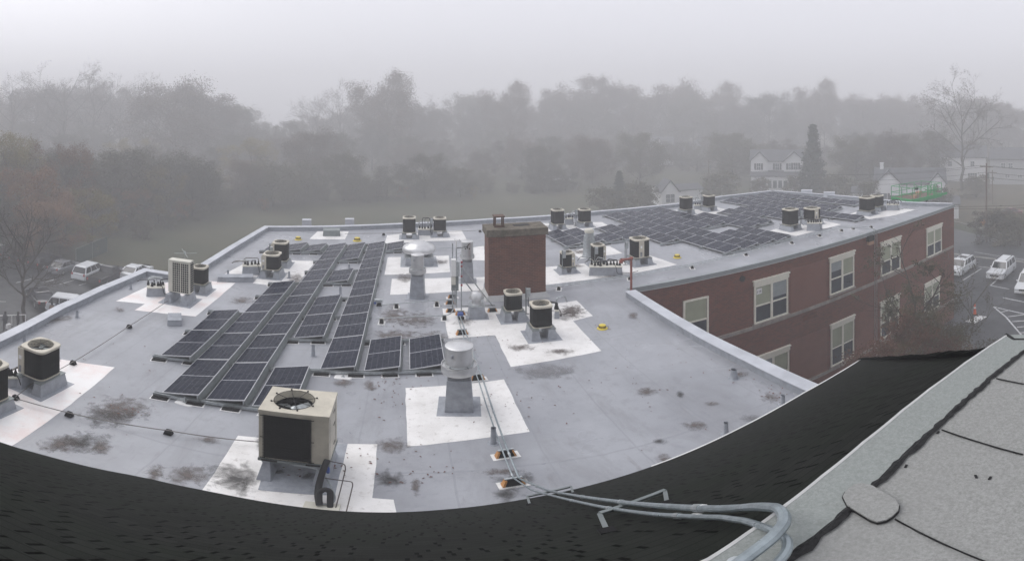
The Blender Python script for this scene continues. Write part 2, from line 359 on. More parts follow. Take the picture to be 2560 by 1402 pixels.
        if bevel:
            bv = o.modifiers.new('bevel', 'BEVEL'); bv.width = bevel; bv.segments = 2; bv.limit_method = 'ANGLE'; bv.angle_limit = R(40)
        if kind: o['kind'] = kind
        return o
def arc(a, b_, c, n=5):
    """round the corner b between a and c"""
    a, b_, c = Vector(a), Vector(b_), Vector(c)
    return [tuple((1 - t) ** 2 * a + 2 * t * (1 - t) * b_ + t * t * c) for t in [k / n for k in range(n + 1)]]
def rpath(pts, rad=.12, n=5):
    pts = [Vector(p) for p in pts]; out = [tuple(pts[0])]
    for k in range(1, len(pts) - 1):
        d0 = pts[k - 1] - pts[k]; d1 = pts[k + 1] - pts[k]; q = min(rad, d0.length * .48, d1.length * .48)
        out += arc(pts[k] + d0.normalized() * q, pts[k], pts[k] + d1.normalized() * q, n)
    return out + [tuple(pts[-1])]
def sag(a, b_, s, n=12):
    a, b_ = Vector(a), Vector(b_); return [tuple(a.lerp(b_, k / n) - Vector((0, 0, s * 4 * (k / n) * (1 - k / n)))) for k in range(n + 1)]
def tag(o, label, cat, group=None, kind=None):
    o['label'] = label; o['category'] = cat
    if group: o['group'] = group
    if kind: o['kind'] = kind
    return o
def thing(name, label, cat, loc=(0, 0, 0), rz=0.0, group=None, scale=None):
    o = bpy.data.objects.new(name, None); o.empty_display_size = .3; col.objects.link(o)
    o.location = loc; o.rotation_euler = (0, 0, rz)
    if scale is not None: o.scale = (scale,) * 3 if isinstance(scale, (int, float)) else scale
    return tag(o, label, cat, group)
def copy_tree(o, parent=None):
    c = o.copy(); col.objects.link(c)
    if parent: c.parent = parent
    for ch in list(o.children): copy_tree(ch, c)
    return c
def dup(o, loc, rz=0.0, label=None, group=None, scale=None):
    c = copy_tree(o); c.location = loc; c.rotation_euler = (0, 0, rz)
    if label: c['label'] = label
    if group: c['group'] = group
    if scale is not None: c.scale = (scale,) * 3 if isinstance(scale, (int, float)) else scale
    return c
# ================================================================== THE SCHOOL BUILDING (flat roof, brick wing)
GZ = -10.5                                             # street level; the membrane roof is z = 0
school = thing('school_building', 'red brick school wing with grey flat roof and cream windows', 'building', (12, 20, GZ))
def wb(mb, name, ms, parent=school, **kw):
    return mb.build(name, ms, parent, loc=tuple(-c for c in parent.location) if parent.type == 'EMPTY' else (0, 0, 0), **kw)
def V2(p): return Vector((p[0], p[1]))
def strip(mb, poly, o0, o1, z0, z1, m=None):
    """extrude a rectangle o0..o1 (to the left of the path) x z0..z1 along an open plan polyline, mitred"""
    P = [V2(p) for p in poly]; L = len(P); rs = []
    for k in range(L):
        d0 = (P[k] - P[k - 1]).normalized() if k else (P[1] - P[0]).normalized()
        d1 = (P[k + 1] - P[k]).normalized() if k < L - 1 else d0
        n0 = Vector((-d0.y, d0.x)); n1 = Vector((-d1.y, d1.x)); mm = (n0 + n1)
        mm = mm / max(.3, mm.dot(n0)) if mm.length > 1e-6 else n0
        a = P[k] + mm * o0; b_ = P[k] + mm * o1
        rs.append([(a.x, a.y, z0), (b_.x, b_.y, z0), (b_.x, b_.y, z1), (a.x, a.y, z1)])
    mb.rings(rs, m)
ZP = .28
WA, WB = (9.3, 19.2), (37.8, 18.95)
left_edge = [(-11.0, 3.0)] + [un(u, v, ZP) for u, v in ((0, 836.7), (142.7, 763.9), (251, 715.4), (361, 670.3))]
nx = left_edge[-1]
jog = un(508, 655.5, ZP)[0] - .02
left2 = [(jog, nx[1] + .05)] + [un(u, v, ZP) for u, v in ((508, 655.5), (570.6, 617), (639, 577), (662, 564.3))]
far = [un(u, v, ZP) for u, v in ((1005, 557), (1228, 545.6), (1377, 537), (1485, 527), (1600, 517), (1696.5, 507), (1800, 489.5), (1930.6, 475))]
right = [un(u, v, ZP) for u, v in ((2050, 483.5), (2149, 491.6), (2270, 504))]
inner = [un(u, v, ZP) for u, v in ((2046.6, 962), (1893, 892), (1769, 832))]
roofpoly = left_edge + left2 + far + right + [WB, WA] + [(9.25, 18.3)] + inner[::-1] + [(9.3, 3.0)]
mb = MB(); mb.face([(p[0], p[1], 0) for p in reversed(roofpoly)])
roof = wb(mb, 'roof', ['membrane'])
# body of the building below the roof
mb = MB(); pl = [(-10.9, 3.2)] + [(p[0] + .1, p[1]) for p in left_edge[1:-1]] + [(nx[0] + .1, nx[1] - .1), (jog + .1, nx[1] - .1)] + [(p[0] + .1, p[1]) for p in left2[1:-1]]
pl += [(left2[-1][0] + .12, left2[-1][1] - .12)] + [(p[0], p[1] - .1) for p in far[:-1]] + [(far[-1][0] - .1, far[-1][1] - .15)] + [(p[0] - .1, p[1]) for p in right]
pl += [(WB[0] - .02, WB[1]), (WA[0], WA[1]), (9.1, 18.9), (9.2, 3.2)]
mb.prism([p for p in pl], GZ, -.06)
wall = wb(mb, 'brick_wall', ['brick'])
# parapet curb and coping, outer line on the right-hand side of the walk
def parapet(poly, wd=.36, h=ZP):
    mb = MB(); strip(mb, poly, 0.02, wd, -.05, h - .03); wb(mb, 'parapet', ['curb'])
    mb = MB(); strip(mb, poly, -.03, wd + .03, h - .03, h); strip(mb, poly, -.035, -.015, h - .16, h - .02); wb(mb, 'coping', ['coping'])
parapet([(9.3, 3.0)] + inner + [(9.22, 18.6)], .42)
outer_run = left_edge[::-1]
def rev(p): return list(reversed(p))
parapet(rev(left_edge + left2 + far), .34)
parapet(rev([far[-1]] + right + [(WB[0] - .05, WB[1] + .1)]), .34)
# low metal edge along the brick side
mb = MB(); strip(mb, [WA, WB], -.07, .10, -.06, .16); strip(mb, [WA, WB], .10, .34, -.02, .05)
wb(mb, 'edge_fascia', ['fascia'])
mb = MB(); strip(mb, [WA, WB], -.085, -.05, -.085, -.055); wb(mb, 'drip_edge', ['white_trim'])
mb = MB(); strip(mb, rev([(9.68, 18.9)] + [(p[0] - .46, p[1]) for p in rev(inner)] + [(8.84, 3.2)]), 0, .02, .0, .02)
wdir = (Vector(WB) - Vector(WA)).normalized(); wn_ = Vector((wdir.y, -wdir.x))
wa = math.atan2(wdir.y, wdir.x)
def wbox(mb, s0, s1, o0, o1, z0, z1, m=None):
    """box on the brick face: s along it, o out of it"""
    a = Vector(WA); q = []
    for z in (z0, z1):
        q.append([tuple((a + wdir * s + wn_ * o)) + (z,) for s, o in ((s0, o0), (s0, o1), (s1, o1), (s1, o0))])
    mb.rings([q[0], q[1]][::1], m)
for s0, s1, z0, z1 in ((9.45, 12.35, -3.62, -.75), (20.35, 23.5, -3.62, -.95), (9.45, 12.4, -9.0, -5.3), (15.1, 17.45, -8.9, -5.3), (20.3, 23.3, -8.9, -5.4)):
    mb = MB(); wbox(mb, s0, s1, .0, .012, z0, z1); wb(mb, 'brick_panel', ['brick_pale'])
mb = MB()
wbox(mb, 4.6, 28.3, 0, .07, -3.66, -3.46); wb(mb, 'stone_course', ['stone']); mb = MB(); wbox(mb, 6.0, 28.3, 0, .07, -8.72, -8.5)
wb(mb, 'stone_course', ['stone'])
def window(s0, s1, z0, z1, head, shade=(.5, .5), single=False, card=False):
    mb = MB(); f = .10
    if head: wbox(mb, s0 - .04, s1 + .04, 0, .10, z1 - head, z1); wbox(mb, s0 - .09, s1 + .09, .0, .14, z1 - .06, z1 + .02)
    zt = z1 - (head or 0)
    wbox(mb, s0, s0 + f, 0, .07, z0, zt); wbox(mb, s1 - f, s1, 0, .07, z0, zt); wbox(mb, s0, s1, 0, .075, z0, z0 + .09); wbox(mb, s0, s1, 0, .075, zt - .09, zt)
    c = (s0 + s1) / 2
    if not single: wbox(mb, c - .075, c + .075, 0, .07, z0, zt)
    zm = z0 + (zt - z0) * .47; wbox(mb, s0 + f * .5, s1 - f * .5, 0, .055, zm - .045, zm + .045)
    fr = wb(mb, 'window', ['win_trim'])
    lights = ((s0 + f, s1 - f),) if single else ((s0 + f, c - .075), (c + .075, s1 - f))
    for k, (a, b_) in enumerate(lights):
        g = MB(); wbox(g, a, b_, .0, .022, z0 + .09, zt - .09); g.build('pane', ['glass'], fr)
        sh = shade[k % 2]
        if sh > 0:
            g = MB(); wbox(g, a + .02, b_ - .02, .0, .03, zt - .09 - (zt - z0 - .18) * sh, zt - .09)
            g.build('shade', ['shade' if sh >= .5 else 'curtain'], fr)
    if card:
        g = MB(); wbox(g, s0 + .16, s0 + .52, .03, .036, zt - .52, zt - .2); sg = g.build('number_card', ['white_pl'], fr)
    g = MB(); wbox(g, s0 - .1, s1 + .1, 0, .12, z0 - .12, z0); g.build('sill', ['stone'], fr)
window(2.65, 4.05, -3.3, -1.0, 0, (.52, 0), single=True)
window(6.85, 9.2, -3.36, -.82, .30, (.53, .42), card=True)
window(12.6, 14.86, -3.2, -.72, .28, (.30, .5))
window(17.75, 20.1, -3.32, -.82, .28, (.5, .5))
window(23.8, 26.2, -3.5, -1.04, .28, (.5, .5))
window(7.0, 9.28, -8.3, -5.46, .30, (.35, .5))
window(12.7, 14.85, -8.38, -5.24, .30, (.5, .5))
window(17.7, 19.95, -8.25, -5.26, .28, (.5, .5))
window(23.5, 25.85, -8.3, -5.62, .28, (.5, .5))
# room number on the card in the second window: 219
def seg_text(mb, txt, s, z, h, o=.042):
    segs = {'2': 'abged', '1': 'bc', '9': 'abcdfg'}
    wdt = h * .5; t = h * .13
    for ch in txt:
        for q in segs[ch]:
            x0, x1, z0, z1 = {'a': (0, wdt, h - t, h), 'g': (0, wdt, h / 2 - t / 2, h / 2 + t / 2), 'd': (0, wdt, 0, t), 'b': (wdt - t, wdt, h / 2, h), 'c': (wdt - t, wdt, 0, h / 2), 'e': (0, t, 0, h / 2), 'f': (0, t, h / 2, h)}[q]
            wbox(mb, s + x0, s + x1, o - .004, o, z + z0, z + z1)
        s += wdt + h * .22
mb = MB(); seg_text(mb, '219', 7.05, -1.56, .13); wb(mb, 'card_number', [M['car_dark']])
# louvre in the brick, round flue hole, wall bracket
mb = MB()
for k in range(6): wbox(mb, 10.4, 11.5, .0, .03, -4.26 + k * .06, -4.23 + k * .06)
wb(mb, 'wall_louvre', ['brick'])
mb = MB(); c0 = Vector(WA) + wdir * 6.1
mb.rings([[(c0.x + wdir.x * r_ * math.cos(t) + wn_.x * o, c0.y + wdir.y * r_ * math.cos(t) + wn_.y * o, -.52 + r_ * math.sin(t)) for t in [2 * math.pi * k / 16 for k in range(16)]] for r_, o in ((.16, 0), (.16, .05), (.12, .05), (.12, .01))])
wb(mb, 'flue_hole', ['hole'])
# white coated areas and the grey skirt: thin painted sheets on the membrane
def sheet(name, pts, m, z=.004, parent=school):
    mb = MB(); q = [un(u, v, z) for u, v in pts]; ar = sum(q[i][0] * q[(i + 1) % len(q)][1] - q[(i + 1) % len(q)][0] * q[i][1] for i in range(len(q)))
    if ar < 0: q = q[::-1]
    # waver the cut edges a little, as hand rolled coating does
    out = []
    for i in range(len(q)):
        a, b_ = Vector(q[i]), Vector(q[(i + 1) % len(q)]); L = (b_ - a).length; k = max(1, int(L / .35)); n_ = Vector((-(b_ - a).y, (b_ - a).x)) / max(L, .01)
        for j in range(k):
            p = a.lerp(b_, j / k) + n_ * (0 if j == 0 else (noise.noise(Vector((a.x + j * 1.7, a.y, 3))) * .03)); out.append((p.x, p.y, z))
    mb.face(out); return wb(mb, name, [m], parent)
sheet('white_patch', [(154.6, 898), (286.9, 918), (17, 1122), (-90, 1190), (-150, 1010), (0, 932), (60, 917)], 'pink_coat')
sheet('white_patch', [(289.6, 752.5), (372, 714), (440, 702), (528, 702.6), (589, 706.8), (489, 791), (336.7, 775), (362, 759.6)], 'pink_coat')
sheet('white_patch', [(555, 688), (606, 661), (660, 654), (726.7, 650.7), (790, 652.4), (740, 712), (672, 713), (631.7, 708), (645, 693), (600, 689)], 'white_coat')
sheet('white_patch', [(793.4, 578), (872, 578), (862.7, 598), (773.7, 597.3)], 'white_coat')
sheet('white_patch', [(968, 588), (1005, 584), (1153.5, 575.6), (1167.8, 600), (1062, 603), (961, 610)], 'white_coat')
sheet('white_patch', [(969.5, 642.7), (961, 686.9), (1028, 685.5), (1125, 679.7), (1122, 638.4)], 'white_coat')
sheet('white_patch', [(979.5, 696.9), (975, 736.8), (1129, 729.7), (1207.7, 725.4), (1213, 692), (1128, 694)], 'white_coat')
sheet('white_patch', [(1166, 621), (1210, 614), (1212, 651), (1180.6, 649.8)], 'white_coat')
sheet('white_patch', [(1106, 771), (1200, 768), (1254, 772), (1330, 764), (1391, 758), (1441, 751), (1482.5, 789.5), (1432.5, 802.4), (1503.6, 877), (1277, 917), (1238, 837.8), (1121, 845.5)], 'white_coat')
sheet('white_patch', [(1013.6, 969.6), (1260, 948), (1324.5, 1079), (1200, 1096), (1018.7, 1115.6)], 'white_coat')
sheet('white_patch', [(594.8, 1088.6), (654, 1094), (760, 1104), (943.5, 1110), (930.7, 1244.5), (984, 1248.8), (1000, 1310), (760, 1310), (478, 1262)], 'white_coat')
sheet('white_patch', [(1352, 580), (1357.8, 557.7), (1504, 554.9), (1520, 562.7), (1455.5, 575.6), (1400, 578)], 'white_coat')
sheet('white_patch', [(1428, 630), (1470, 617), (1524, 614.8), (1556, 633), (1449.8, 647)], 'white_coat')
sheet('white_patch', [(1356, 668), (1475.5, 656.9), (1623.8, 638), (1693, 661), (1601, 679.7), (1442.5, 702.5), (1358, 712.5)], 'white_coat')
sheet('white_patch', [(1677, 525.6), (1787, 517), (1818, 524), (1788, 535), (1729, 541.5)], 'white_coat')
sheet('white_patch', [(1921.7, 577.6), (1953, 568), (2052, 550), (2102.8, 561), (2040, 577), (1990, 590)], 'white_coat')
sheet('white_patch', [(2123, 535), (2151, 526), (2248.8, 520.8), (2288, 524), (2238, 538), (2173, 548)], 'white_coat')
# grey skirt sheet beneath the near package unit
sheet('grey_skirt_sheet', [(672, 1128), (760, 1105), (869, 1109), (842, 1217), (838, 1238), (789.7, 1237), (645, 1224.6)], 'curb', .008)
def stain_mat(name, c, dens, sc_=3.0):
    m, n, b, tc = base_mat(name, .7)
    uv = tc.outputs['UV']; mp = n.nodes.new('ShaderNodeVectorMath'); mp.operation = 'SUBTRACT'; n.links.new(uv, mp.inputs[0]); mp.inputs[1].default_value = (.5, .5, 0)
    ln = n.nodes.new('ShaderNodeVectorMath'); ln.operation = 'LENGTH'; n.links.new(mp.outputs[0], ln.inputs[0])
    nz = nse(n, tc.outputs['Object'], sc_, 8, .72, .4)
    a = mth(n, 'MULTIPLY', rng(n, mth(n, 'SUBTRACT', mth(n, 'ADD', nz, dens), mth(n, 'MULTIPLY', ln.outputs['Value'], .95)), .36, .66), .78)
    n.links.new(a, b.inputs['Alpha']); b.inputs['Base Color'].default_value = (*c, 1); return m
M['stain_dk'] = stain_mat('dark_mould_stain', (.035, .033, .032), .16)
M['stain_br'] = stain_mat('brown_dirt_stain', (.12, .10, .092), .16, 4)
M['stain_gr'] = stain_mat('grey_damp_stain', (.18, .18, .19), .16, 2)
SZ = [.010]
def stain(u, v, su, sv, m='stain_br', rot=0):
    x, y = un(u, v); r_ = math.hypot(x, y); ph = math.atan2(CAMZ, r_)
    wx = 1.5 * su / F * r_ ; wy = 1.4 * sv * r_ / F / math.sin(ph)
    SZ[0] += .0004; mb = MB().at(x, y, SZ[0], -math.atan2(x, y) + rot)
    mb.face([(-wx, -wy, 0), (wx, -wy, 0), (wx, wy, 0), (-wx, wy, 0)], uv=[(0, 0), (1, 0), (1, 1), (0, 1)]); wb(mb, 'roof_stain', [m])
for q in ((285, 1040, 95, 40, 'stain_dk', .1), (300, 1020, 80, 40, 'stain_br', .3), (200, 1105, 80, 38, 'stain_dk', .2), (150, 1110, 60, 30, 'stain_br'), (255, 1120, 30, 30, 'stain_br'), (385, 1185, 28, 34, 'stain_br'), (470, 1190, 60, 42, 'stain_br', .3), (590, 1195, 85, 66, 'stain_dk', .2), (655, 1110, 18, 34, 'stain_dk'),
          (975, 1200, 42, 34, 'stain_dk'), (980, 1115, 46, 30, 'stain_br'), (925, 965, 18, 22, 'stain_br'), (1040, 1215, 14, 36, 'stain_br'), (1290, 1200, 60, 26, 'stain_dk'), (1250, 1180, 60, 14, 'stain_br'), (1265, 1235, 46, 28, 'stain_dk'),
          (1424, 783, 48, 22, 'stain_br'), (1430, 775, 34, 16, 'stain_br'), (990, 840, 70, 22, 'stain_br'), (1080, 845, 50, 22, 'stain_br'), (1040, 800, 60, 24, 'stain_br'), (985, 790, 40, 30, 'stain_br'), (1012, 695, 28, 16, 'stain_br'), (1105, 655, 20, 8, 'stain_br'),
          (1160, 805, 26, 12, 'stain_br'), (1700, 985, 12, 12, 'stain_dk'), (1735, 1065, 36, 18, 'stain_br', -.4), (1615, 980, 30, 14, 'stain_br', -.3), (1777, 1010, 18, 10, 'stain_br'), (1650, 1105, 22, 12, 'stain_dk'), (1660, 1150, 26, 22, 'stain_br', .4), (1925, 995, 30, 16, 'stain_br'), (1850, 935, 20, 10, 'stain_br'),
          (1880, 1045, 30, 14, 'stain_gr'), (700, 1180, 30, 12, 'stain_dk'), (770, 1192, 34, 16, 'stain_dk'), (605, 752, 30, 12, 'stain_br'), (560, 870, 30, 8, 'stain_br'), (1582, 790, 14, 16, 'stain_br'), (1440, 665, 24, 6, 'stain_br'), (1450, 630, 24, 8, 'stain_br'), (1530, 693, 40, 6, 'stain_br'), (140, 800, 60, 10, 'stain_br', .5),
          (740, 700, 22, 26, 'stain_br'), (300, 775, 14, 10, 'stain_br'), (1940, 590, 20, 4, 'stain_gr'), (1300, 870, 40, 12, 'stain_br'), (1400, 880, 40, 12, 'stain_br'), (1150, 940, 40, 16, 'stain_gr'), (1370, 930, 90, 26, 'stain_gr'), (520, 1100, 40, 14, 'stain_br'), (860, 960, 30, 12, 'stain_br')):
    stain(*q)
# chimney
chx0, chx1, chy0, chy1 = 3.30, 5.72, 19.86, 20.92
mb = MB().box(chx0, chy0, -.05, chx1, chy1, 2.86); ch = wb(mb, 'chimney', ['brick_ch'], bevel=.012)
mb = MB().box(chx0 - .09, chy0 - .09, 2.862, chx1 + .09, chy1 + .09, 3.18); mb.build('cap', ['cap'], ch, bevel=.03)
mb = MB().box(4.45, 20.3, 3.182, 5.15, 20.68, 3.19); mb.build('flue_opening', ['hole'], ch)
mb = MB()
for dx in (0, .34):
    for dy in (0, .34): mb.box(3.62 + dx, 20.22 + dy, 3.18, 3.67 + dx, 20.27 + dy, 3.62)
mb.box(3.59, 20.19, 3.62, 4.04, 20.64, 3.67); mb.box(3.60, 20.2, 3.18, 4.03, 20.24, 3.27); mb.build('flue_cage', ['rust'], ch)
mb = MB().frus(chx0 - .16, chy0 - .16, chx1 + .16, chy1 + .16, .0, chx0 - .02, chy0 - .02, chx1 + .02, chy1 + .02, .22); mb.build('base_flashing', ['white_trim'], ch)
# small hatches standing just outside the far parapets, and low curbs on the roof
def low_curb(name, label, u0, u1, v, h, dy, m='curb', top=None, z=0.0):
    a = un(u0, v, z); b_ = un(u1, v, z); t = thing(name, label, 'roof curb', ((a[0] + b_[0]) / 2, (a[1] + b_[1]) / 2, z), math.atan2(b_[1] - a[1], b_[0] - a[0]))
    w2 = math.dist(a, b_) / 2; mb = MB().frus(-w2, 0, w2, dy, 0, -w2 * .93, .05, w2 * .93, dy - .05, h); mb.build('curb', [m], t, bevel=.01)
    mb = MB().box(-w2 * .95, .03, h, w2 * .95, dy - .03, h + .03); mb.build('lid', [top or m], t, bevel=.008); return t
low_curb('capped_roof_curb', 'small low grey capped curb behind the leftmost solar panels', 418, 455, 815, .2, .8)
low_curb('capped_roof_curb', 'long low grey curb left of the pair of condensers by the left parapet', 542, 636, 705, .22, .55)
low_curb('roof_hatch', 'grey roof hatch on a white patch near the far parapet', 807, 851, 590.5, .34, .9, 'galv_dull')
low_curb('scupper_box', 'left of the two grey boxes beyond the far parapet', 755, 779, 566, .42, .6, 'coping')
low_curb('scupper_box', 'right of the two grey boxes beyond the far parapet', 862, 886, 564, .42, .6, 'coping')
low_curb('scupper_box', 'grey box beyond the far right corner of the parapet', 2002, 2032, 488.5, .45, .7, 'coping')
low_curb('scupper_box', 'grey box beyond the right parapet nearer the lift', 2058, 2088, 494, .45, .7, 'coping')

# ================================================================== THE HIGHER ROOF THE VIEW IS TAKEN FROM
hi = thing('shingled_roof_building', 'taller building in front with charcoal shingled slope and grey cap sheet roof', 'building', (0, 0, GZ))
ZE, ZT = .5, 6.3
eave = [(-14.0, 5.4)] + [un(u, v, ZE) for u, v in ((0, 1118.7), (129, 1143.5), (356, 1191.6), (520, 1226.4), (700, 1261), (850, 1277), (995, 1280.5), (1171, 1268.5), (1300, 1249), (1440.5, 1222), (1629.4, 1166.3), (1698, 1140.5), (1860, 1065.4), (2010, 982.5), (2156, 896.6))]
topl = [un(u, v, ZT) for u, v in ((1780, 1402), (1868, 1336), (1963, 1263), (2053, 1186.5), (2160.6, 1106), (2259.4, 1025), (2328, 974), (2418, 908), (2478.4, 864.4), (2517, 836.5))]
def smooth2(pts):
    # least squares parabola through a surveyed edge
    n_ = len(pts); S_ = [sum(p[0] ** k for p in pts) for k in range(5)]; Tq = [sum(p[1] * p[0] ** k for p in pts) for k in range(3)]
    Mx = Matrix(((S_[0], S_[1], S_[2]), (S_[1], S_[2], S_[3]), (S_[2], S_[3], S_[4]))); c_ = Mx.inverted() @ Vector(Tq)
    return [(p[0], c_[0] + c_[1] * p[0] + c_[2] * p[0] ** 2) for p in pts]
topl = smooth2(topl)
def interp(pl, t):
    L = [0]
    for k in range(1, len(pl)): L.append(L[-1] + math.dist(pl[k], pl[k - 1]))
    q = t * L[-1]
    for k in range(1, len(pl)):
        if q <= L[k] + 1e-9:
            f = (q - L[k - 1]) / (L[k] - L[k - 1]); return (pl[k - 1][0] + (pl[k][0] - pl[k - 1][0]) * f, pl[k - 1][1] + (pl[k][1] - pl[k - 1][1]) * f)
    return pl[-1]
top_full = [(-9.5, .72), (-0.6, .90), (0.2, 1.02)] + topl
NU, NV = 60, 14
mb = MB(); grid = []
for a in range(NU + 1):
    e = interp(eave, a / NU); t = interp(top_full, a / NU); row = []
    for k in range(NV + 1):
        f = k / NV; x = e[0] + (t[0] - e[0]) * f; y = e[1] + (t[1] - e[1]) * f
        z = ZE + (ZT - .12 - ZE) * f + .02 * noise.noise(Vector((x * .7, y * .7, 0)))
        row.append((x, y, z))
    grid.append(row)
for a in range(NU):
    for k in range(NV):
        q = [grid[a][k], grid[a + 1][k], grid[a + 1][k + 1], grid[a][k + 1]]
        sl = lambda p: math.hypot(p[1] - 6.9, p[2] - ZE) if False else ((p[2] - ZE) * 1.38)
        mb.face(q, uv=[(p[0], sl(p)) for p in q])
slope = mb.build('shingle_slope', ['shingle'], hi, loc=(0, 0, -GZ), smooth=True)
ecorner = Vector((eave[-1][0], eave[-1][1], ZE)); tcorner = Vector((top_full[-1][0], top_full[-1][1], ZT - .12))
# the slope beyond the hip, falling away to the right, and its cap shingles
mb = MB(); q = [ecorner, Vector((ecorner.x + .6, -6, ZE)), Vector((tcorner.x + .1, -6, ZT - .12)), tcorner]
mb.face([tuple(p) for p in q], uv=[(p.y, (p.z - ZE) * 1.38) for p in q]); mb.build('side_slope', ['shingle'], hi, loc=(0, 0, -GZ))
mb = MB(); n_ = 26
for k in range(n_):
    a = ecorner.lerp(tcorner, k / n_); b_ = ecorner.lerp(tcorner, (k + 1.12) / n_ if k < n_ - 1 else 1)
    sagv = Vector((0, 0, .05 * math.sin(k * 1.3)))
    d = (b_ - a).normalized(); side = d.cross(Vector((0, 0, 1))).normalized() * .15
    up0 = Vector((0, 0, .03)); up1 = Vector((0, 0, .045))
    mb.rings([[tuple(a - side + Vector((0, 0, .0))), tuple(a + up0 + sagv * .2), tuple(a + side), tuple(a - Vector((0, 0, .05)))], [tuple(b_ - side + Vector((0, 0, .02))), tuple(b_ + up1 + sagv * .2), tuple(b_ + side + Vector((0, 0, .02))), tuple(b_ - Vector((0, 0, .04)))]])
mb.build('hip_cap', ['shingle'], hi, loc=(0, 0, -GZ))
# eave drip edge (white metal) and wall below
mb = MB(); strip(mb, eave[11:], -.01, .02, ZE - .06, ZE + .014); mb.build('drip_edge', ['white_pl'], hi, loc=(0, 0, -GZ))
mb = MB(); pl = [(p[0], p[1] - .35) for p in eave]; mb.prism([(-14, -8)] + [(ecorner.x - .3, -6)] + pl[::-1], GZ, ZE - .2); mb.build('wall', ['brick'], hi, loc=(0, 0, -GZ))
# top flat roof, edge strip, tar joint, seams, patch
mb = MB(); mb.prism([(p[0], p[1]) for p in ([(-9.5, -8), (tcorner.x + .12, -8)] + top_full[::-1])], ZT - .10, ZT - .012); mb.build('flat_roof', ['capsheet'], hi, loc=(0, 0, -GZ))
T = [un(u, v, ZT) for u, v in ((1900, 1460), (1967, 1399), (2040, 1335), (2113, 1272), (2178, 1216.5), (2255, 1147), (2332, 1079), (2400, 1015), (2474, 946), (2520, 907), (2560, 876))]; T = smooth2(T)
mb = MB(); mb.prism([(-9.5, .5), (.4, .80)] + T + [(3.34, 1.0), (3.42, 1.0)] + [top_full[-1]] + top_full[::-1][1:], ZT - .010, ZT); mb.build('edge_strip', ['capsheet_edge'], hi, loc=(0, 0, -GZ))
mb = MB(); strip(mb, top_full, -.003, .011, ZT - .15, ZT + .002); mb.build('metal_edge', ['white_trim'], hi, loc=(0, 0, -GZ))
def tarline(pts, w0, z, seed=1, name='tar_joint', blob=.5):
    mb = MB(); k = 0
    P_ = []
    for a, b_ in zip(pts[:-1], pts[1:]):
        L = math.dist(a, b_); n = max(2, int(L / .035))
        for j in range(n): P_.append((a[0] + (b_[0] - a[0]) * j / n, a[1] + (b_[1] - a[1]) * j / n))
    P_.append(pts[-1]); lo, hi_ = [], []
    for j, p in enumerate(P_):
        q0 = P_[max(j - 1, 0)]; q1 = P_[min(j + 1, len(P_) - 1)]; d = Vector((q1[0] - q0[0], q1[1] - q0[1])).normalized(); nn = Vector((-d.y, d.x))
        wv = w0 * (1 + blob * .35 * noise.noise(Vector((p[0] * 6, p[1] * 6, seed))) + blob * 1.1 * noise.noise(Vector((p[0] * 25, p[1] * 25, seed + 5))))
        wv2 = w0 * (1 + blob * .35 * noise.noise(Vector((p[0] * 6, p[1] * 6, seed + 9))) + blob * 1.1 * noise.noise(Vector((p[0] * 25, p[1] * 25, seed + 15))))
        lo.append((p[0] - nn.x * wv, p[1] - nn.y * wv)); hi_.append((p[0] + nn.x * wv2, p[1] + nn.y * wv2))
    for j in range(len(P_) - 1):
        hz = z + .006
        mb.face([(*lo[j], z - .003), (*lo[j + 1], z - .003), (*P_[j + 1], hz), (*P_[j], hz)]); mb.face([(*P_[j], hz), (*P_[j + 1], hz), (*hi_[j + 1], z - .003), (*hi_[j], z - .003)])
    return mb.build(name, ['tar'], hi, loc=(0, 0, -GZ))
T = [un(u, v, ZT) for u, v in ((1900, 1460), (1967, 1399), (2040, 1335), (2113, 1272), (2178, 1216.5), (2255, 1147), (2332, 1079), (2400, 1015), (2474, 946), (2520, 907), (2560, 876))]; T = smooth2(T)
tarline(T, .019, ZT + .001, blob=.75)
tarline([un(2516, 835, ZT), un(2535, 848, ZT), (3.34, .95), (3.34, .4), (3.36, -2)], .016, ZT + .002, 4)
for sg in (((2353.8, 1072.7), (2558, 1135)), ((2491, 945), (2560, 959)), ((2238, 1296), (2461, 1401), (2600, 1462)), ((1945, 1330), (1985, 1385))):
    tarline([un(u, v, ZT) for u, v in sg], .0035, ZT - .004, 7, 'seam', .7)
oc = [un(1860 + x / 2.3286, 800 + y / 2.3286, ZT) for x, y in ((575, 1035), (590, 1005), (640, 965), (690, 957), (750, 973), (830, 1020), (880, 1050), (903, 1085), (898, 1115), (862, 1150), (830, 1170), (775, 1182), (735, 1168), (600, 1085))]
mb = MB(); cx = sum(p[0] for p in oc) / len(oc); cy = sum(p[1] for p in oc) / len(oc)
mb.prism([(cx + (p[0] - cx) * 1.035, cy + (p[1] - cy) * 1.035) for p in oc][::-1], ZT - .006, ZT + .004, 1); mb.prism(oc[::-1], ZT + .004, ZT + .012, 0)
mb.build('round_patch', ['capsheet', 'tar'], hi, loc=(0, 0, -GZ))
for u, v in ((2265, 1162), (2345, 1078), (2440, 1188), (2475, 1192)):
    x, y = un(u, v, ZT); mb = MB().at(x, y, ZT - .01, random.random()); mb.box(-.012, -.005, 0, .012, .005, .004); mb.build('tar_spot', ['tar'], hi, loc=(0, 0, -GZ))
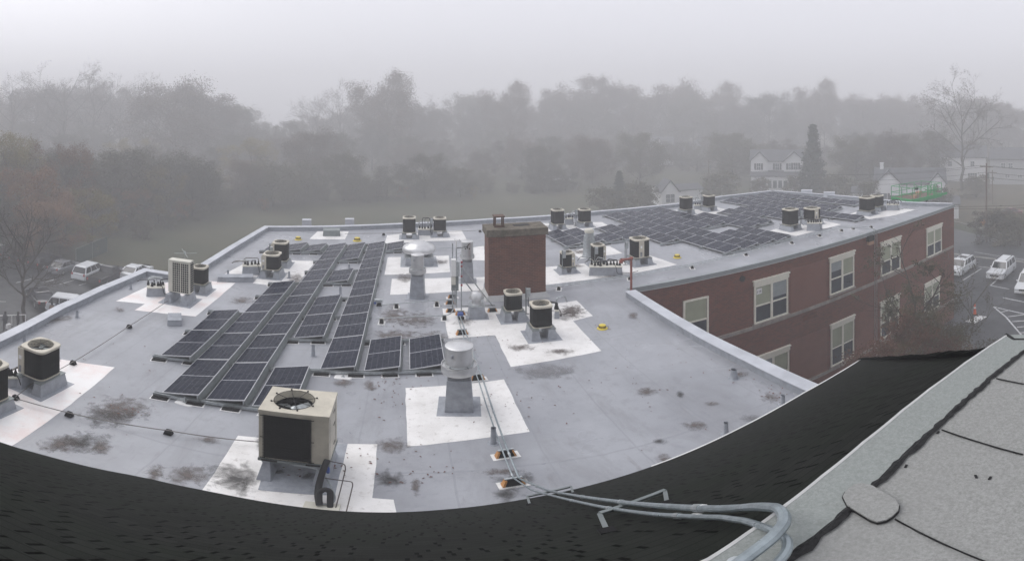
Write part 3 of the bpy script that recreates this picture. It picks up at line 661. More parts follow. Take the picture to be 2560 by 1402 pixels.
def slope_z(x, y):
    """height of the shingle slope at plan position"""
    best = None
    for a in range(NU):
        e, t = grid[a][0], grid[a][-1]
        pass
    # solve f by marching along nearest column
    lo_, hi_ = 0.0, 1.0
    bx = min(range(NU + 1), key=lambda a: min((grid[a][k][0] - x) ** 2 + (grid[a][k][1] - y) ** 2 for k in range(NV + 1)))
    e, t = grid[bx][0], grid[bx][-1]; f = max(0, min(1, (e[1] - y) / (e[1] - t[1]))); return e[2] + (t[2] - e[2]) * f
def on_slope(u, v, off=0.0):
    """surveyed point lying on the shingle slope, raised by off"""
    z = 2.0
    lo_, hi_ = ZE, ZT
    for _ in range(40):
        z = (lo_ + hi_) / 2; x, y = un(u, v, z)
        if slope_z(x, y) + off > z: lo_ = z
        else: hi_ = z
    return Vector((*un(u, v, z), z))
# ================================================================== ROOF EQUIPMENT
def ph(v): return (v - V0) / F
def th(u): return (u - U0) / F
def rsq(w, d, z, n=32, e=5.0, cx=0, cy=0):
    o = []
    for k in range(n):
        t = 2 * math.pi * (k + .5) / n; c_, s_ = math.cos(t), math.sin(t)
        o.append((cx + w / 2 * math.copysign(abs(c_) ** (2 / e), c_), cy + d / 2 * math.copysign(abs(s_) ** (2 / e), s_), z))
    return o
def circ(r, z, n=32, cx=0, cy=0): return [(cx + r * math.cos(2 * math.pi * (k + .5) / n), cy + r * math.sin(2 * math.pi * (k + .5) / n), z) for k in range(n)]
def cond_at(x, y, w, d, zc, h, label, group=None, style='ring', side=-1, rz=0.0, curb=True, panelw=.3, top='beige'):
    t = thing('condenser_unit', label, 'air conditioner', (x, y, 0), rz, group)
    n = 40
    mb = MB(); mb.rings([rsq(w * .96, d * .96, zc + .05, n), rsq(w * .96, d * .96, zc + h - .05, n)], cap1=False); coil = mb.build('coil', ['coil'], t, smooth=True)
    mb = MB(); mb.rings([rsq(w * .98, d * .98, zc, n), rsq(w * .985, d * .985, zc + .035, n)]); mb.build('base_pan', [top], t, smooth=True)
    rr = min(w, d)
    mb = MB(); mb.rings([rsq(w, d, zc + h - .075, n), rsq(w * 1.015, d * 1.015, zc + h - .06, n), rsq(w * 1.015, d * 1.015, zc + h - .015, n), rsq(w * .985, d * .985, zc + h, n), circ(rr * .42, zc + h + .012, n), circ(rr * .40, zc + h - .0, n), circ(rr * .385, zc + h - .22, n)], cap0=False, cap1=False)
    tp = mb.build('top', [top], t, smooth=True)
    mb = MB(); mb.rings([circ(rr * .384, zc + h - .22, n), circ(rr * .38, zc + h - .23, n)]); mb.build('fan_well', ['hole'], tp)
    mb = MB(); mb.lathe([(.07 * w, zc + h - .2), (.07 * w, zc + h - .1), (.02, zc + h - .09)], n=12)
    for k in range(4):
        a = k * math.pi / 2 + .4; p = lambda r_, q, z_: (r_ * math.cos(a + q), r_ * math.sin(a + q), z_)
        mb.face([p(.06 * w, 0, zc + h - .13), p(rr * .37, -.28, zc + h - .17), p(rr * .37, .35, zc + h - .12), p(.06 * w, .9, zc + h - .12)])
    mb.build('fan', ['galv_dull'], tp)
    mb = MB()
    for r_ in (.40, .30, .2, .1): 
        pts = [(rr * r_ * math.cos(2 * math.pi * k / 24), rr * r_ * math.sin(2 * math.pi * k / 24), zc + h + .018) for k in range(25)]; mb.tube(pts, .004, 4)
    for k in range(4):
        a = k * math.pi / 4; mb.tube([(rr * .43 * math.cos(a), rr * .43 * math.sin(a), zc + h + .01), (0, 0, zc + h + .03), (-rr * .43 * math.cos(a), -rr * .43 * math.sin(a), zc + h + .01)], .005, 4)
    mb.build('fan_guard', ['black'], tp)
    if style == 'panel':
        mb = MB(); px = side * w * (.5 - panelw / 2) if abs(side) == 1 else side * w * .5
        mb.box(px - panelw * w / 2, -d / 2 - .012, zc + .05, px + panelw * w / 2, -d / 2 + .1, zc + h - .06)
        if abs(side) == 1: mb.box(side * (w / 2 - .1) if side > 0 else side * (w / 2 + .012), -d / 2, zc + .05, side * (w / 2 + .012) if side > 0 else side * (w / 2 - .1), -d / 2 + .3 * d, zc + h - .06)
        pn = mb.build('service_panel', [top], t, bevel=.006)
        mb = MB(); mb.box(px - .07, -d / 2 - .016, zc + h * .55, px + .03, -d / 2 - .011, zc + h * .68); mb.build('rating_label', ['white_pl'], pn)
        mb = MB(); mb.box(px - panelw * w * .3, -d / 2 - .017, zc + .09, px + panelw * w * .1, -d / 2 - .011, zc + h * .33); mb.build('valve_recess', ['curb_dark'], pn)
    if curb:
        for s_ in (-1, 1):
            xx = s_ * w * .40; mb = MB(); mb.frus(xx - .17, -d * .66, xx + .17, d * .6, 0, xx - .11, -d * .58, xx + .11, d * .55, zc - .05)
            sl = mb.build('sleeper', ['curb'], t, bevel=.012)
            mb = MB(); mb.box(xx - .125, -d * .60, zc - .05, xx + .125, d * .56, zc - .02); mb.build('sleeper_cap', ['galv_dull'], sl)
        mb = MB(); mb.box(-w * .2, -d * .4, 0.004, w * .2, d * .45, .02); mb.build('painted_gap_shade', ['curb_dark'], t)  # dark sheet paints in the shade between the sleepers
        mb = MB(); mb.box(-w * .4 - .30, -d * .66 - .14, .002, w * .4 + .30, d * .6 + .12, .0095); mb.build('flashing_sheet', ['curb'], t)
    return t
def cond(ul, ur, vrim, vbot, vbase, label, group=None, ratio=1.0, ang=.55, **kw):
    uc = (ul + ur) / 2; rf = CAMZ / math.tan(ph(vbase)) + .05
    zc = CAMZ - rf * math.tan(ph(vbot)); zt = CAMZ - rf * math.tan(ph(vrim))
    t_ = abs(th(uc)); w_ = (ur - ul) / F * (rf + .4) / (math.cos(t_) + ang * math.sin(t_))
    rc = rf + w_ * .5 * (math.cos(t_) + math.sin(t_) * .5)
    x, y = rc * math.sin(th(uc)), rc * math.cos(th(uc))
    return cond_at(x, y, w_, w_ * ratio, zc, zt - zc, label, group, **kw)
G1 = 'condensing units on the flat roof'
cond(1258.5, 1306, 736, 779, 805, 'black condenser against the front of the brick chimney', G1)
cond(1323, 1381, 768, 822, 851, 'black condenser right of the chimney corner, nearest of its pair', G1)
cond(52, 152, 879, 951, 985, 'beige topped black condenser on the left white patch, fully in view', G1, style='panel', side=-1, panelw=.25, ang=.75)
cond(-72, 22, 926, 1011, 1040, 'black condenser cut by the left edge of the photo', G1, ang=.75)
cond(479, 523, 671, 713, 735, 'black condenser behind the tall white heat pump', G1, ang=.7)
cond(656.5, 704.5, 639, 677, 697, 'nearer condenser of the pair by the left parapet, beige corner panel', G1, style='panel', side=-1, panelw=.28)
cond(680.5, 723.6, 608.8, 654, 668, 'farther taller condenser of the pair by the left parapet', G1, style='panel', side=-1, panelw=.2)
cond(1006.6, 1039.4, 545.6, 582.7, 597, 'left condenser of the pair behind the mushroom fan at the far parapet', G1)
cond(1083, 1116, 547, 578.5, 592.5, 'right condenser of the pair behind the mushroom fan at the far parapet', G1)
cond(1376.4, 1410.9, 526.4, 561.6, 574.5, 'left condenser of the far pair just right of the chimney top', G1)
cond(1444.5, 1477.6, 525.4, 556.3, 568.5, 'right condenser of the far pair just right of the chimney top', G1)
cond(1399, 1434.9, 634, 669, 684, 'smallest condenser on the long white patch, beside the chimney', G1, style='panel', side=1, panelw=.25)
cond(1476.6, 1512, 614.8, 653.5, 668, 'middle condenser on the long white patch, behind the pipe box', G1, style='panel', side=1, panelw=.2)
cond(1573.6, 1623, 600.5, 646, 664.5, 'large condenser with a wide beige front panel behind the red pipe', G1, style='panel', side=-.2, panelw=.32)
cond(1699, 1731, 494, 525, 537, 'left condenser of the pair between the two far solar blocks', G1)
cond(1757, 1787, 490, 517, 528.5, 'right condenser of the pair between the two far solar blocks', G1)
cond(1956.7, 1994.5, 525, 563.8, 577.5, 'black condenser in front of the far solar block, near the brick edge', G1)
cond(2011, 2049, 522.5, 549.5, 563, 'condenser with beige centre panel in front of the far solar block', G1, style='panel', side=-.1, panelw=.38)
cond(2150, 2185, 495, 527.7, 538.5, 'nearer condenser of the pair left of the green lift', G1)
cond(2178, 2207, 490, 516.5, 528, 'farther condenser of the pair left of the green lift', G1)
# tall white two-fan heat pump
t = thing('heat_pump_unit', 'tall white two fan heat pump outdoor unit on grey sleepers', 'air conditioner', (*un(452, 752), 0), 0.0)
W_, D_, z0, z1 = .98, .36, .42, 1.88
mb = MB().box(-W_ / 2, -D_ / 2, z0, W_ / 2, D_ / 2, z1); cab = mb.build('cabinet', ['cream'], t, bevel=.02)
mb = MB().box(-W_ / 2 + .20, -D_ / 2 - .02, z0 + .05, W_ / 2 - .03, -D_ / 2 - .002, z1 - .09); g_ = mb.build('grille_recess', ['black'], cab)
mb = MB()
for k in range(14): z_ = z0 + .06 + k * (z1 - z0 - .17) / 13; mb.box(-W_ / 2 + .2, -D_ / 2 - .03, z_ - .007, W_ / 2 - .03, -D_ / 2 - .018, z_ + .007)
for k in range(9): x_ = -W_ / 2 + .2 + k * (W_ - .23) / 8; q = .018 if k in (0, 4, 8) else .006; mb.box(x_ - q, -D_ / 2 - .032, z0 + .05, x_ + q, -D_ / 2 - .016, z1 - .09)
mb.build('grille', ['cream'], cab)
mb = MB().box(W_ / 2 + .002, -D_ / 2 + .05, z0 + .06, W_ / 2 + .012, D_ / 2 - .02, z1 - .08)
mb.build('side_intake', ['coil'], cab)
mb = MB()
for k in range(14): z_ = z0 + .08 + k * (z1 - z0 - .2) / 13; mb.box(W_ / 2 + .012, -D_ / 2 + .03, z_ - .006, W_ / 2 + .02, D_ / 2, z_ + .006)
mb.build('side_grille', ['cream'], cab)
for s_ in (-1, 1): mb = MB(); mb.frus(s_ * .36 - .17, -.5, s_ * .36 + .17, .42, 0, s_ * .36 - .1, -.42, s_ * .36 + .1, .36, z0 - .03); mb.build('sleeper', ['curb'], t, bevel=.012)
mb = MB().box(-.72, -.64, .002, .72, .55, .0095); mb.build('flashing_sheet', ['curb'], t)
# ---- near package unit
x0, x1, y0, y1, z0, z1 = -2.64, -1.36, 8.52, 9.50, .52, 1.93
t = thing('package_unit', 'large tan air conditioner with round top fan nearest the shingled slope', 'air conditioner', ((x0 + x1) / 2, (y0 + y1) / 2, 0))
ww, dd = (x1 - x0) / 2, (y1 - y0) / 2
mb = MB(); mb.rings([[(-ww, -dd, z_), (ww, -dd, z_), (ww, dd, z_), (-ww, dd, z_)] for z_ in (z0 + .05, z1 - .05)], cap1=False); cab = mb.build('cabinet', ['beige'], t)
n = 48; mb = MB(); rr = .385; cx, cy = -.10, .03
sq = lambda e_, z_: [(min(max(math.cos(2 * math.pi * (k + .5) / n) * 9, -1), 1) * e_[0] if False else 0, 0, z_) for k in range(n)]
def boxring(w2, d2, z_, n=48):
    o = []
    for k in range(n):
        a = 2 * math.pi * (k + .5) / n; c_, s_ = math.cos(a), math.sin(a); q = 1 / max(abs(c_), abs(s_)); o.append((c_ * q * w2, s_ * q * d2, z_))
    # snap to the corners
    for sx_ in (-1, 1):
        for sy_ in (-1, 1):
            j = min(range(n), key=lambda i: (o[i][0] - sx_ * w2) ** 2 + (o[i][1] - sy_ * d2) ** 2); o[j] = (sx_ * w2, sy_ * d2, z_)
    return o
mb.rings([boxring(ww + .012, dd + .012, z1 - .07), boxring(ww + .012, dd + .012, z1), [(cx + p[0], cy + p[1], p[2]) for p in circ(rr, z1, n)], [(cx + p[0], cy + p[1], p[2]) for p in circ(rr * .97, z1 - .16, n)]], cap0=False, cap1=False)
tp = mb.build('top_panel', ['beige'], t, smooth=True)
mb = MB(); mb.rings([[(cx + p[0], cy + p[1], p[2]) for p in circ(rr * .972, z1 - .17, 32)], [(cx + p[0], cy + p[1], p[2]) for p in circ(rr * .97, z1 - .42, 32)]], cap1=False, cap0=False); mb.rings([[(cx + p[0], cy + p[1], p[2]) for p in circ(rr * .97, z1 - .43, 32)], [(cx + p[0], cy + p[1], p[2]) for p in circ(rr * .97, z1 - .42, 32)]]); mb.build('fan_well', ['black'], tp)
mb = MB().at(cx, cy, 0); mb.lathe([(.06, z1 - .33), (.075, z1 - .2), (.02, z1 - .17)], n=16)
for k in range(3):
    a = k * 2.094 + .5; p = lambda r_, q, z_: (r_ * math.cos(a + q), r_ * math.sin(a + q), z_)
    mb.face([p(.07, -.3, z1 - .24), p(rr * .9, -.42, z1 - .30), p(rr * .93, 0, z1 - .25), p(rr * .9, .40, z1 - .2), p(.07, 1.0, z1 - .2)])
mb.build('fan', ['galv'], tp)
mb = MB().at(cx, cy, 0)
for r_ in (1.0,): mb.tube([(rr * r_ * math.cos(2 * math.pi * k / 32), rr * r_ * math.sin(2 * math.pi * k / 32), z1 + .01) for k in range(33)], .006, 5)
for k in range(4):
    a = k * math.pi / 4 + .35; e = 1.12
    mb.tube([(rr * e * math.cos(a), rr * e * math.sin(a), z1 + .012), (rr * .5 * math.cos(a), rr * .5 * math.sin(a), z1 - .02), (-rr * .5 * math.cos(a), -rr * .5 * math.sin(a), z1 - .02), (-rr * e * math.cos(a), -rr * e * math.sin(a), z1 + .012)], .006, 5)
    for s_ in (-1, 1): mb.lathe([(.018, z1), (.018, z1 + .025)], (s_ * rr * e * math.cos(a), s_ * rr * e * math.sin(a)), 8)
mb.build('fan_guard', ['black'], tp)
mb = MB().box(-ww + .09, -dd - .012, z0 + .09, ww - .32, -dd - .001, z1 - .13); co = mb.build('coil', ['black'], t)
mb = MB(); xa, xb, za, zb = -ww + .08, ww - .31, z0 + .07, z1 - .11
for k in range(38): x_ = xa + (xb - xa) * k / 37; mb.box(x_ - .0025, -dd - .026, za, x_ + .0025, -dd - .02, zb)
for k in range(16): z_ = za + (zb - za) * k / 15; mb.box(xa, -dd - .028, z_ - .003, xb, -dd - .024, z_ + .003)
for k in range(3):
    z_ = za + .02 + (zb - za - .04) * k / 2
    for x_ in (xa, xb): mb.box(x_ - .05, -dd - .03, z_ - .006, x_ + .05, -dd - .018, z_ + .006)
mb.build('coil_guard', [M['rubber']], co)
mb = MB()
for k in range(60): z_ = z0 + .1 + (z1 - z0 - .25) * k / 59; mb.box(-ww + .1, -dd - .017, z_ - .004, ww - .33, -dd - .012, z_ + .003)
mb.build('coil_fins', ['coil'], co)
mb = MB().box(-ww - .015, -dd - .02, z0 - .03, ww + .015, dd + .02, z0 + .05); bs = mb.build('base_rail', ['galv_dull'], t, bevel=.006)
for x_, w2 in ((-.42, .13), (.36, .13), (-.57, .018)): mb = MB(); mb.box(x_ - w2, -dd - .024, z0 - .015, x_ + w2, -dd - .018, z0 + .035); mb.build('fork_slot', ['hole'], bs)
mb = MB(); 
for z_ in (z0 + .25, z0 + .8, z0 + 1.15): mb.box(ww + .0015, .05, z_ - .02, ww + .005, .2, z_ + .02)
mb.box(ww + .001, -dd + .1, z0 + .12, ww + .004, -dd + .11, z1 - .15); mb.box(ww + .001, .3, z0 + .12, ww + .004, .31, z1 - .15); mb.build('side_seams', ['rubber'], cab)
mb = MB()
for k in range(7): mb.lathe([(.009, 0), (.006, .008)], n=6) if False else None
for s_ in (-1, 1): mb = MB(); mb.frus(s_ * .5 - .14, -dd - .18, s_ * .5 + .14, dd + .12, 0, s_ * .5 - .07, -dd + .02, s_ * .5 + .07, dd - .05, z0 - .08); mb.box(s_ * .5 - .08, -dd - .02, z0 - .08, s_ * .5 + .08, dd, z0 - .03); mb.build('sleeper', ['curb'], t, bevel=.015)
# pipework of the package unit
ox, oy = (x0 + x1) / 2, (y0 + y1) / 2
def L_(p): return (p[0] - ox, p[1] - oy, p[2])
def put(u, v, z): x, y = un(u, v, z); return (x - ox, y - oy, z)
mb = MB(); mb.tube(rpath([put(818, 1150, .75), put(806, 1180, .60), put(797, 1212, .35), put(794, 1238, .22), put(799, 1262, .1)], .12), .062, 10); mb.tube(rpath([put(798, 1262, .12), put(798, 1230, .34), put(812, 1222, .42), put(826, 1228, .34), put(825, 1268, .05)], .14), .055, 10)
mb.build('insulated_pipe', ['insul'], t, smooth=True)
mb = MB(); mb.tube(rpath([put(735, 1162, .52), put(797, 1172, .52), put(820, 1200, .40), put(838, 1240, .2), put(835, 1258, .12), put(790, 1262, .1)], .2), .018, 8); mb.build('flexible_conduit', ['fascia'], t, smooth=True)
for pts in (((822, 1152, .68), (862, 1160, .62), (864, 1172, .55), (838, 1274, .04)), ((812, 1195, .45), (880, 1204, .40), (882, 1212, .36), (866, 1278, .04))):
    mb = MB(); mb.tube(rpath([put(*p) for p in pts], .05), .011, 7); mb.build('refrigerant_line', ['dark_metal'], t, smooth=True)
mb = MB().at(*put(820, 1175, .5)); mb.lathe([(.025, -.09), (.035, -.06), (.035, .06), (.015, .1)], n=10); mb.build('blue_filter', ['blue_pl'], t, smooth=True)
mb = MB().at(*put(802, 1272, .0)); mb.box(-.28, -.12, .0, .3, .14, .07); mb.build('pipe_curb', ['cream'], t, bevel=.01)
# ---- pipe boxes (pitch pockets) with rubber boots
def pocket(label, u0, u1, vbase, h, dep, n, tall=.35, rows=1, seed=0, name='pipe_box'):
    rnd = random.Random(seed); a = un(u0, vbase); b_ = un(u1, vbase); wv = math.dist(a, b_)
    t = thing(name, label, 'pipe box', ((a[0] + b_[0]) / 2, (a[1] + b_[1]) / 2, 0), math.atan2(b_[1] - a[1], b_[0] - a[0]))
    w2 = wv / 2; mb = MB().frus(-w2 - .04, -.05, w2 + .04, dep + .05, 0, -w2, 0, w2, dep, h); mb.build('curb', ['curb'], t, bevel=.012)
    mb = MB().box(-w2 - .02, -.02, h, w2 + .02, dep + .02, h + .05); lid = mb.build('lid', ['cream'], t, bevel=.012)
    for k in range(n):
        x = -w2 + (k + .5) * 2 * w2 / n + rnd.uniform(-.03, .03); y = dep * rnd.uniform(.25, .75); hh = tall * rnd.uniform(.6, 1.1)
        mb = MB(); mb.lathe([(.065, h + .05), (.055, h + .12), (.03, h + .22), (.022, h + .26)], (x, y), 10); bt = mb.build('boot', ['rubber'], lid, smooth=True)
        e = rnd.choice((-1, 1)) * rnd.uniform(.25, .6)
        mb = MB(); mb.tube(rpath([(x, y, h + .2), (x, y, h + hh), (x + e, y + rnd.uniform(0, .35), h + hh - .02), (x + e * 1.3, y + .3, h + hh * .5 - .05)], .09), rnd.choice((.014, .022, .03)), 7)
        mb.build('pipe', [rnd.choice(['insul', 'insul', 'copper', 'galv'])], t, smooth=True)
    mb = MB().at(w2 * .5, -.03, .1); mb.tube(rpath([(0, 0, h + .1), (.1, -.12, h), (.15, -.1, .05), (w2, .0, .04), (w2 + .4, .3, .05)], .1), .014, 6); mb.build('cable', ['rubber'], t, smooth=True)
    return t
pocket('pipe box with black boots left of the tall white heat pump', 368, 412, 741, .38, .5, 6, seed=1)
pocket('pipe box with bent pipes left of the pair by the left parapet', 607, 652, 687, .42, .5, 5, seed=2)
pocket('pipe box between the two condensers behind the mushroom fan', 1046, 1080, 588, .35, .6, 5, .7, seed=3)
pocket('pipe box between the far condensers right of the chimney top', 1413, 1433, 562, .42, .5, 4, .5, seed=4)
pocket('long pipe box with many boots in front of the middle condenser', 1474, 1555, 689, .42, .6, 10, .4, seed=5)
pocket('pipe box between the condensers of the pair in the far solar blocks', 1735, 1752, 523, .3, .5, 3, .8, seed=6)
pocket('pipe box with white boots right of the black condenser by the far solar block', 2018, 2055, 577, .5, .6, 6, .35, seed=7)
pocket('pipe box left of the green lift with tangled pipes', 2217, 2248, 526, .45, .7, 6, .4, seed=8)
pocket('small pipe box right of the condenser nearest the chimney corner', 1388, 1396, 796, .3, .35, 3, .5, seed=9)
pocket('pipe box between the two condensers at the left edge of the photo', 18, 44, 968, .3, .3, 3, .35, seed=10)
# disconnect boxes on strut posts by the condensers
def post_box(label, u, vb, vt, lean=0, boxside=1):
    x, y = un(u, vb); r_ = math.hypot(x, y); zt = CAMZ - r_ * math.tan(ph(vt)); t = thing('disconnect_switch', label, 'electrical box', (x, y, 0), -th(u))
    mb = MB().box(-.025, -.025, 0, .025, .025, zt); mb.box(-.12, -.02, 0, .12, .02, .03); mb.build('strut_post', ['galv_dull'], t)
    mb = MB().box(boxside * .09 - .08, -.08, zt - .38, boxside * .09 + .08, .04, zt - .02); mb.build('switch_box', ['galv'], t, bevel=.012)
    mb = MB().tube(rpath([(boxside * .08, -.03, zt - .38), (boxside * .08, -.04, .35), (boxside * .25, .1, .25)], .1), .014, 7); mb.build('flex_conduit', ['rubber'], t, smooth=True)
post_box('grey switch box on a post between the two condensers by the chimney', 1315, 785, 719)
post_box('grey switch box on a post in front of the smallest condenser', 1406, 683, 626)
post_box('grey switch box on a post in front of the middle condenser', 1487, 672, 617)
post_box('grey switch box on a post left of the wide beige fronted condenser', 1563, 662, 604)
post_box('grey switch box on a post between the far pair past the chimney', 1438, 566, 524)
post_box('grey switch box on a post behind the nearer condenser by the left parapet', 674, 678, 616)
post_box('grey switch box on a post beside the black condenser by the far solar block', 2001, 572, 526)
post_box('grey switch box on a post beside the right condenser behind the mushroom fan', 1076, 588, 545)
post_box('grey switch box on a post left of the right condenser in the far solar blocks', 1753, 526, 491)
# ---- fans and vents
def flashed_curb(t, w, h, sk=.25, m='curb'):
    mb = MB().frus(-w / 2 - .05, -w / 2 - .05, w / 2 + .05, w / 2 + .05, .01, -w / 2, -w / 2, w / 2, w / 2, h); mb.build('curb', [m], t, bevel=.015)
    s_ = w / 2 + sk; mb = MB().frus(-s_, -s_, s_, s_, .002, -s_ + .01, -s_ + .01, s_ - .01, s_ - .01, .0115); mb.build('flashing_sheet', [m], t)
def roof_fan(label, u, vb, w, hc, fl, cy, z1, z2, z3, sk=.25, name='exhaust_fan'):
    """upblast fan: square curb w x hc, flange ring radius fl (z1..z2), cylinder radius cy up to z3; vb is the near base line"""
    x, y = un(u, vb); r_ = math.hypot(x, y) + w / 2 + .04; x, y = r_ * math.sin(th(u)), r_ * math.cos(th(u))
    t = thing(name, label, 'roof vent', (x, y, 0), -.12)
    flashed_curb(t, w, hc, sk)
    mb = MB().box(-w / 2 + .03, -w / 2 + .03, hc, w / 2 - .03, w / 2 - .03, z1 + .02); mb.build('neck', ['curb_dark'], t)
    mb = MB(); mb.lathe([(fl * .86, z1), (fl * .97, z1 + .02), (fl, z1 + .05), (fl, z2 - .03), (fl * .985, z2), (fl * .96, z2), (fl * .94, z2 - .06), (cy * 1.0, z2 - .05)], n=40, cap1=False); mb.build('wind_band', ['alu'], t, smooth=True)
    mb = MB(); mb.lathe([(cy, z2 - .06), (cy, z3 - .03), (cy * 1.03, z3 - .025), (cy * 1.03, z3), (cy * .98, z3 + .012), (.02, z3 + .03)], n=40); cyl = mb.build('motor_cover', ['alu'], t, smooth=True)
    mb = MB()
    for k in range(3):
        mb.at(0, 0, 0, 0).box(-cy * .55, -cy * 1.0 - .004 + .0, z3 - .24 + k * .035, -cy * .38, -cy * .80, z3 - .225 + k * .035)
    mb.build('cooling_slots', ['curb'], cyl)
    mb = MB()
    for k in range(5): a = k * 1.257 + .3; mb.lathe([(.02, z2 - .02), (.02, z2 + .03)], (cy * 1.06 * math.cos(a), cy * 1.06 * math.sin(a)), 6)
    mb.tube([(cy * 1.035 * math.cos(2 * math.pi * k / 32), cy * 1.035 * math.sin(2 * math.pi * k / 32), z2 + .0) for k in range(33)], .012, 5); mb.build('clips', ['galv'], cyl)
    return t
roof_fan('large aluminium exhaust fan on a tall grey curb nearest the camera', 1148, 1032, .58, 1.02, .44, .335, 1.17, 1.44, 1.98, .23)
roof_fan('small aluminium exhaust fan in front of the mushroom fan', 1044, 748, .52, 1.0, .36, .27, 1.12, 1.34, 1.98, .2)
roof_fan('small aluminium exhaust fan between the instrument mast and the chimney', 1168, 707, .5, 1.0, .34, .28, 1.15, 1.32, 2.0, .18)
x, y = un(1048, 665); t = thing('mushroom_fan', 'big domed silver mushroom fan between the solar array and the chimney', 'roof vent', (x, y + .75, 0))
flashed_curb(t, 1.35, .42, .28)
mb = MB(); mb.lathe([(.55, .43), (.6, .6), (.5, .63)], n=40); mb.build('throat', ['curb_dark'], t, smooth=True)
mb = MB(); mb.lathe([(.70, .58), (.84, .63), (.885, .73), (.86, .85), (.76, .95), (.60, 1.01), (.585, 1.025), (.56, 1.05), (.40, 1.12), (.18, 1.16), (.01, 1.17)], n=56); dm = mb.build('dome', ['alu'], t, smooth=True)
mb = MB().box(-.75, -.7, .42, .75, .7, .46); mb.build('base_plate', ['galv'], t)
x, y = un(1194.5, 797); t = thing('gravity_vent', 'small aluminium cone vent on a grey box beside the chimney foot', 'roof vent', (x, y + .3, 0), -.05)
flashed_curb(t, .54, .50, .16)
mb = MB().box(-.29, -.29, .50, .29, .29, .54); mb.build('base_plate', ['galv'], t)
mb = MB(); mb.lathe([(.20, .54), (.17, .62), (.17, .82)], n=28); mb.build('neck', ['alu'], t, smooth=True)
mb = MB(); mb.lathe([(.28, .78), (.285, .82), (.19, 1.03), (.17, 1.05), (.02, 1.07)], n=32); mb.build('cone_cap', ['alu'], t, smooth=True)
x, y = un(1478, 645); t = thing('flue_stack', 'round galvanised flue stack behind the middle condenser', 'roof vent', (x, y + .3, 0))
mb = MB(); mb.lathe([(.42, 0.01), (.35, .12), (.32, .9), (.29, 1.25)], n=28); mb.build('storm_collar', ['galv'], t, smooth=True)
mb = MB(); mb.lathe([(.24, 1.2), (.24, 1.45)], n=24); mb.build('pipe', ['galv'], t, smooth=True)
mb = MB(); mb.lathe([(.26, 1.42), (.27, 1.5), (.2, 1.62), (.02, 1.66)], n=24); mb.build('cap', ['cream'], t, smooth=True)
def vent_pipe(label, u, vb, vt, rad=.05, m='curb', cone=0):
    x, y = un(u, vb); r_ = math.hypot(x, y); h = CAMZ - r_ * math.tan(ph(vt)); t = thing('vent_pipe', label, 'vent pipe', (x, y, 0), 0, 'small grey vent pipes on the roof')
    mb = MB(); mb.lathe([(rad * 1.5 + cone, .0), (rad * 1.15 + cone * .8, .05), (rad + cone * .3, h - .05), (rad * 1.05 + cone * .2, h)], n=16, cap1=False); mb.build('pipe', [m], t, smooth=True)
    mb = MB(); mb.lathe([(rad * .9, h - .06), (rad * .9, h - .05)], n=16); mb.build('bore', ['hole'], t)
    mb = MB(); mb.lathe([(rad * 2.4, .002), (rad * 2.2, .012)], n=18); mb.build('flashing_sheet', [m], t)
vent_pipe('grey vent pipe by the left parapet, farthest of the three', 327, 722.8, 709)
vent_pipe('grey vent pipe by the left parapet, middle of the three', 192.7, 793, 778)
vent_pipe('grey vent pipe by the left parapet, behind the left condenser', 61, 859, 839)
vent_pipe('grey vent pipe right of the nearer condenser of the left pair', 722.8, 695, 679)
vent_pipe('grey vent pipe between the solar columns, in the middle gap', 851, 737, 718)
vent_pipe('grey vent pipe between the solar columns, in the farthest gap', 873, 671, 662)
vent_pipe('grey vent pipe between the solar columns, in the nearest gap', 783, 889.5, 863)
vent_pipe('grey vent pipe with open bore beside the two conduits, near the camera', 1233.5, 1108, 1069, .055)
vent_pipe('squat conical grey vent pipe by the right parapet', 1834.7, 946, 923, .07, 'curb', .04)
vent_pipe('grey vent pipe beside the shingled slope, left of two', 1815, 1085.6, 1056)
vent_pipe('grey vent pipe beside the shingled slope, right of two', 1957.5, 1011, 988)
vent_pipe('grey vent pipe on the white patch edge left of the pipe box', 570, 688, 676)
def drain(label, u, v, s_=1.0):
    x, y = un(u, v); t = thing('roof_drain', label, 'roof drain', (x, y, 0), 0, 'yellow roof drains')
    t.scale = (s_,) * 3
    mb = MB(); mb.lathe([(.24, .004), (.23, .03), (.19, .05)], n=24); mb.build('flange', ['yellow'], t, smooth=True)
    mb = MB(); mb.lathe([(.16, .05), (.15, .16), (.14, .19), (.03, .2)], n=24); mb.build('dome', ['yellow'], t, smooth=True)
    mb = MB()
    for k in range(18): a = k * math.pi / 9; mb.at(.157 * math.cos(a), .157 * math.sin(a), .0, a); mb.box(-.006, -.012, .06, .008, .012, .16)
    mb.build('strainer_slots', ['rust'], t)
drain('yellow roof drain near the far left corner', 745.5, 599); drain('yellow roof drain right of the hatch at the far parapet', 893, 602, 1.15)
drain('yellow roof drain right of the chimney condensers, nearest the camera', 1506, 821, .82); drain('yellow roof drain beside the front block of right wing panels', 1693, 644, .95)
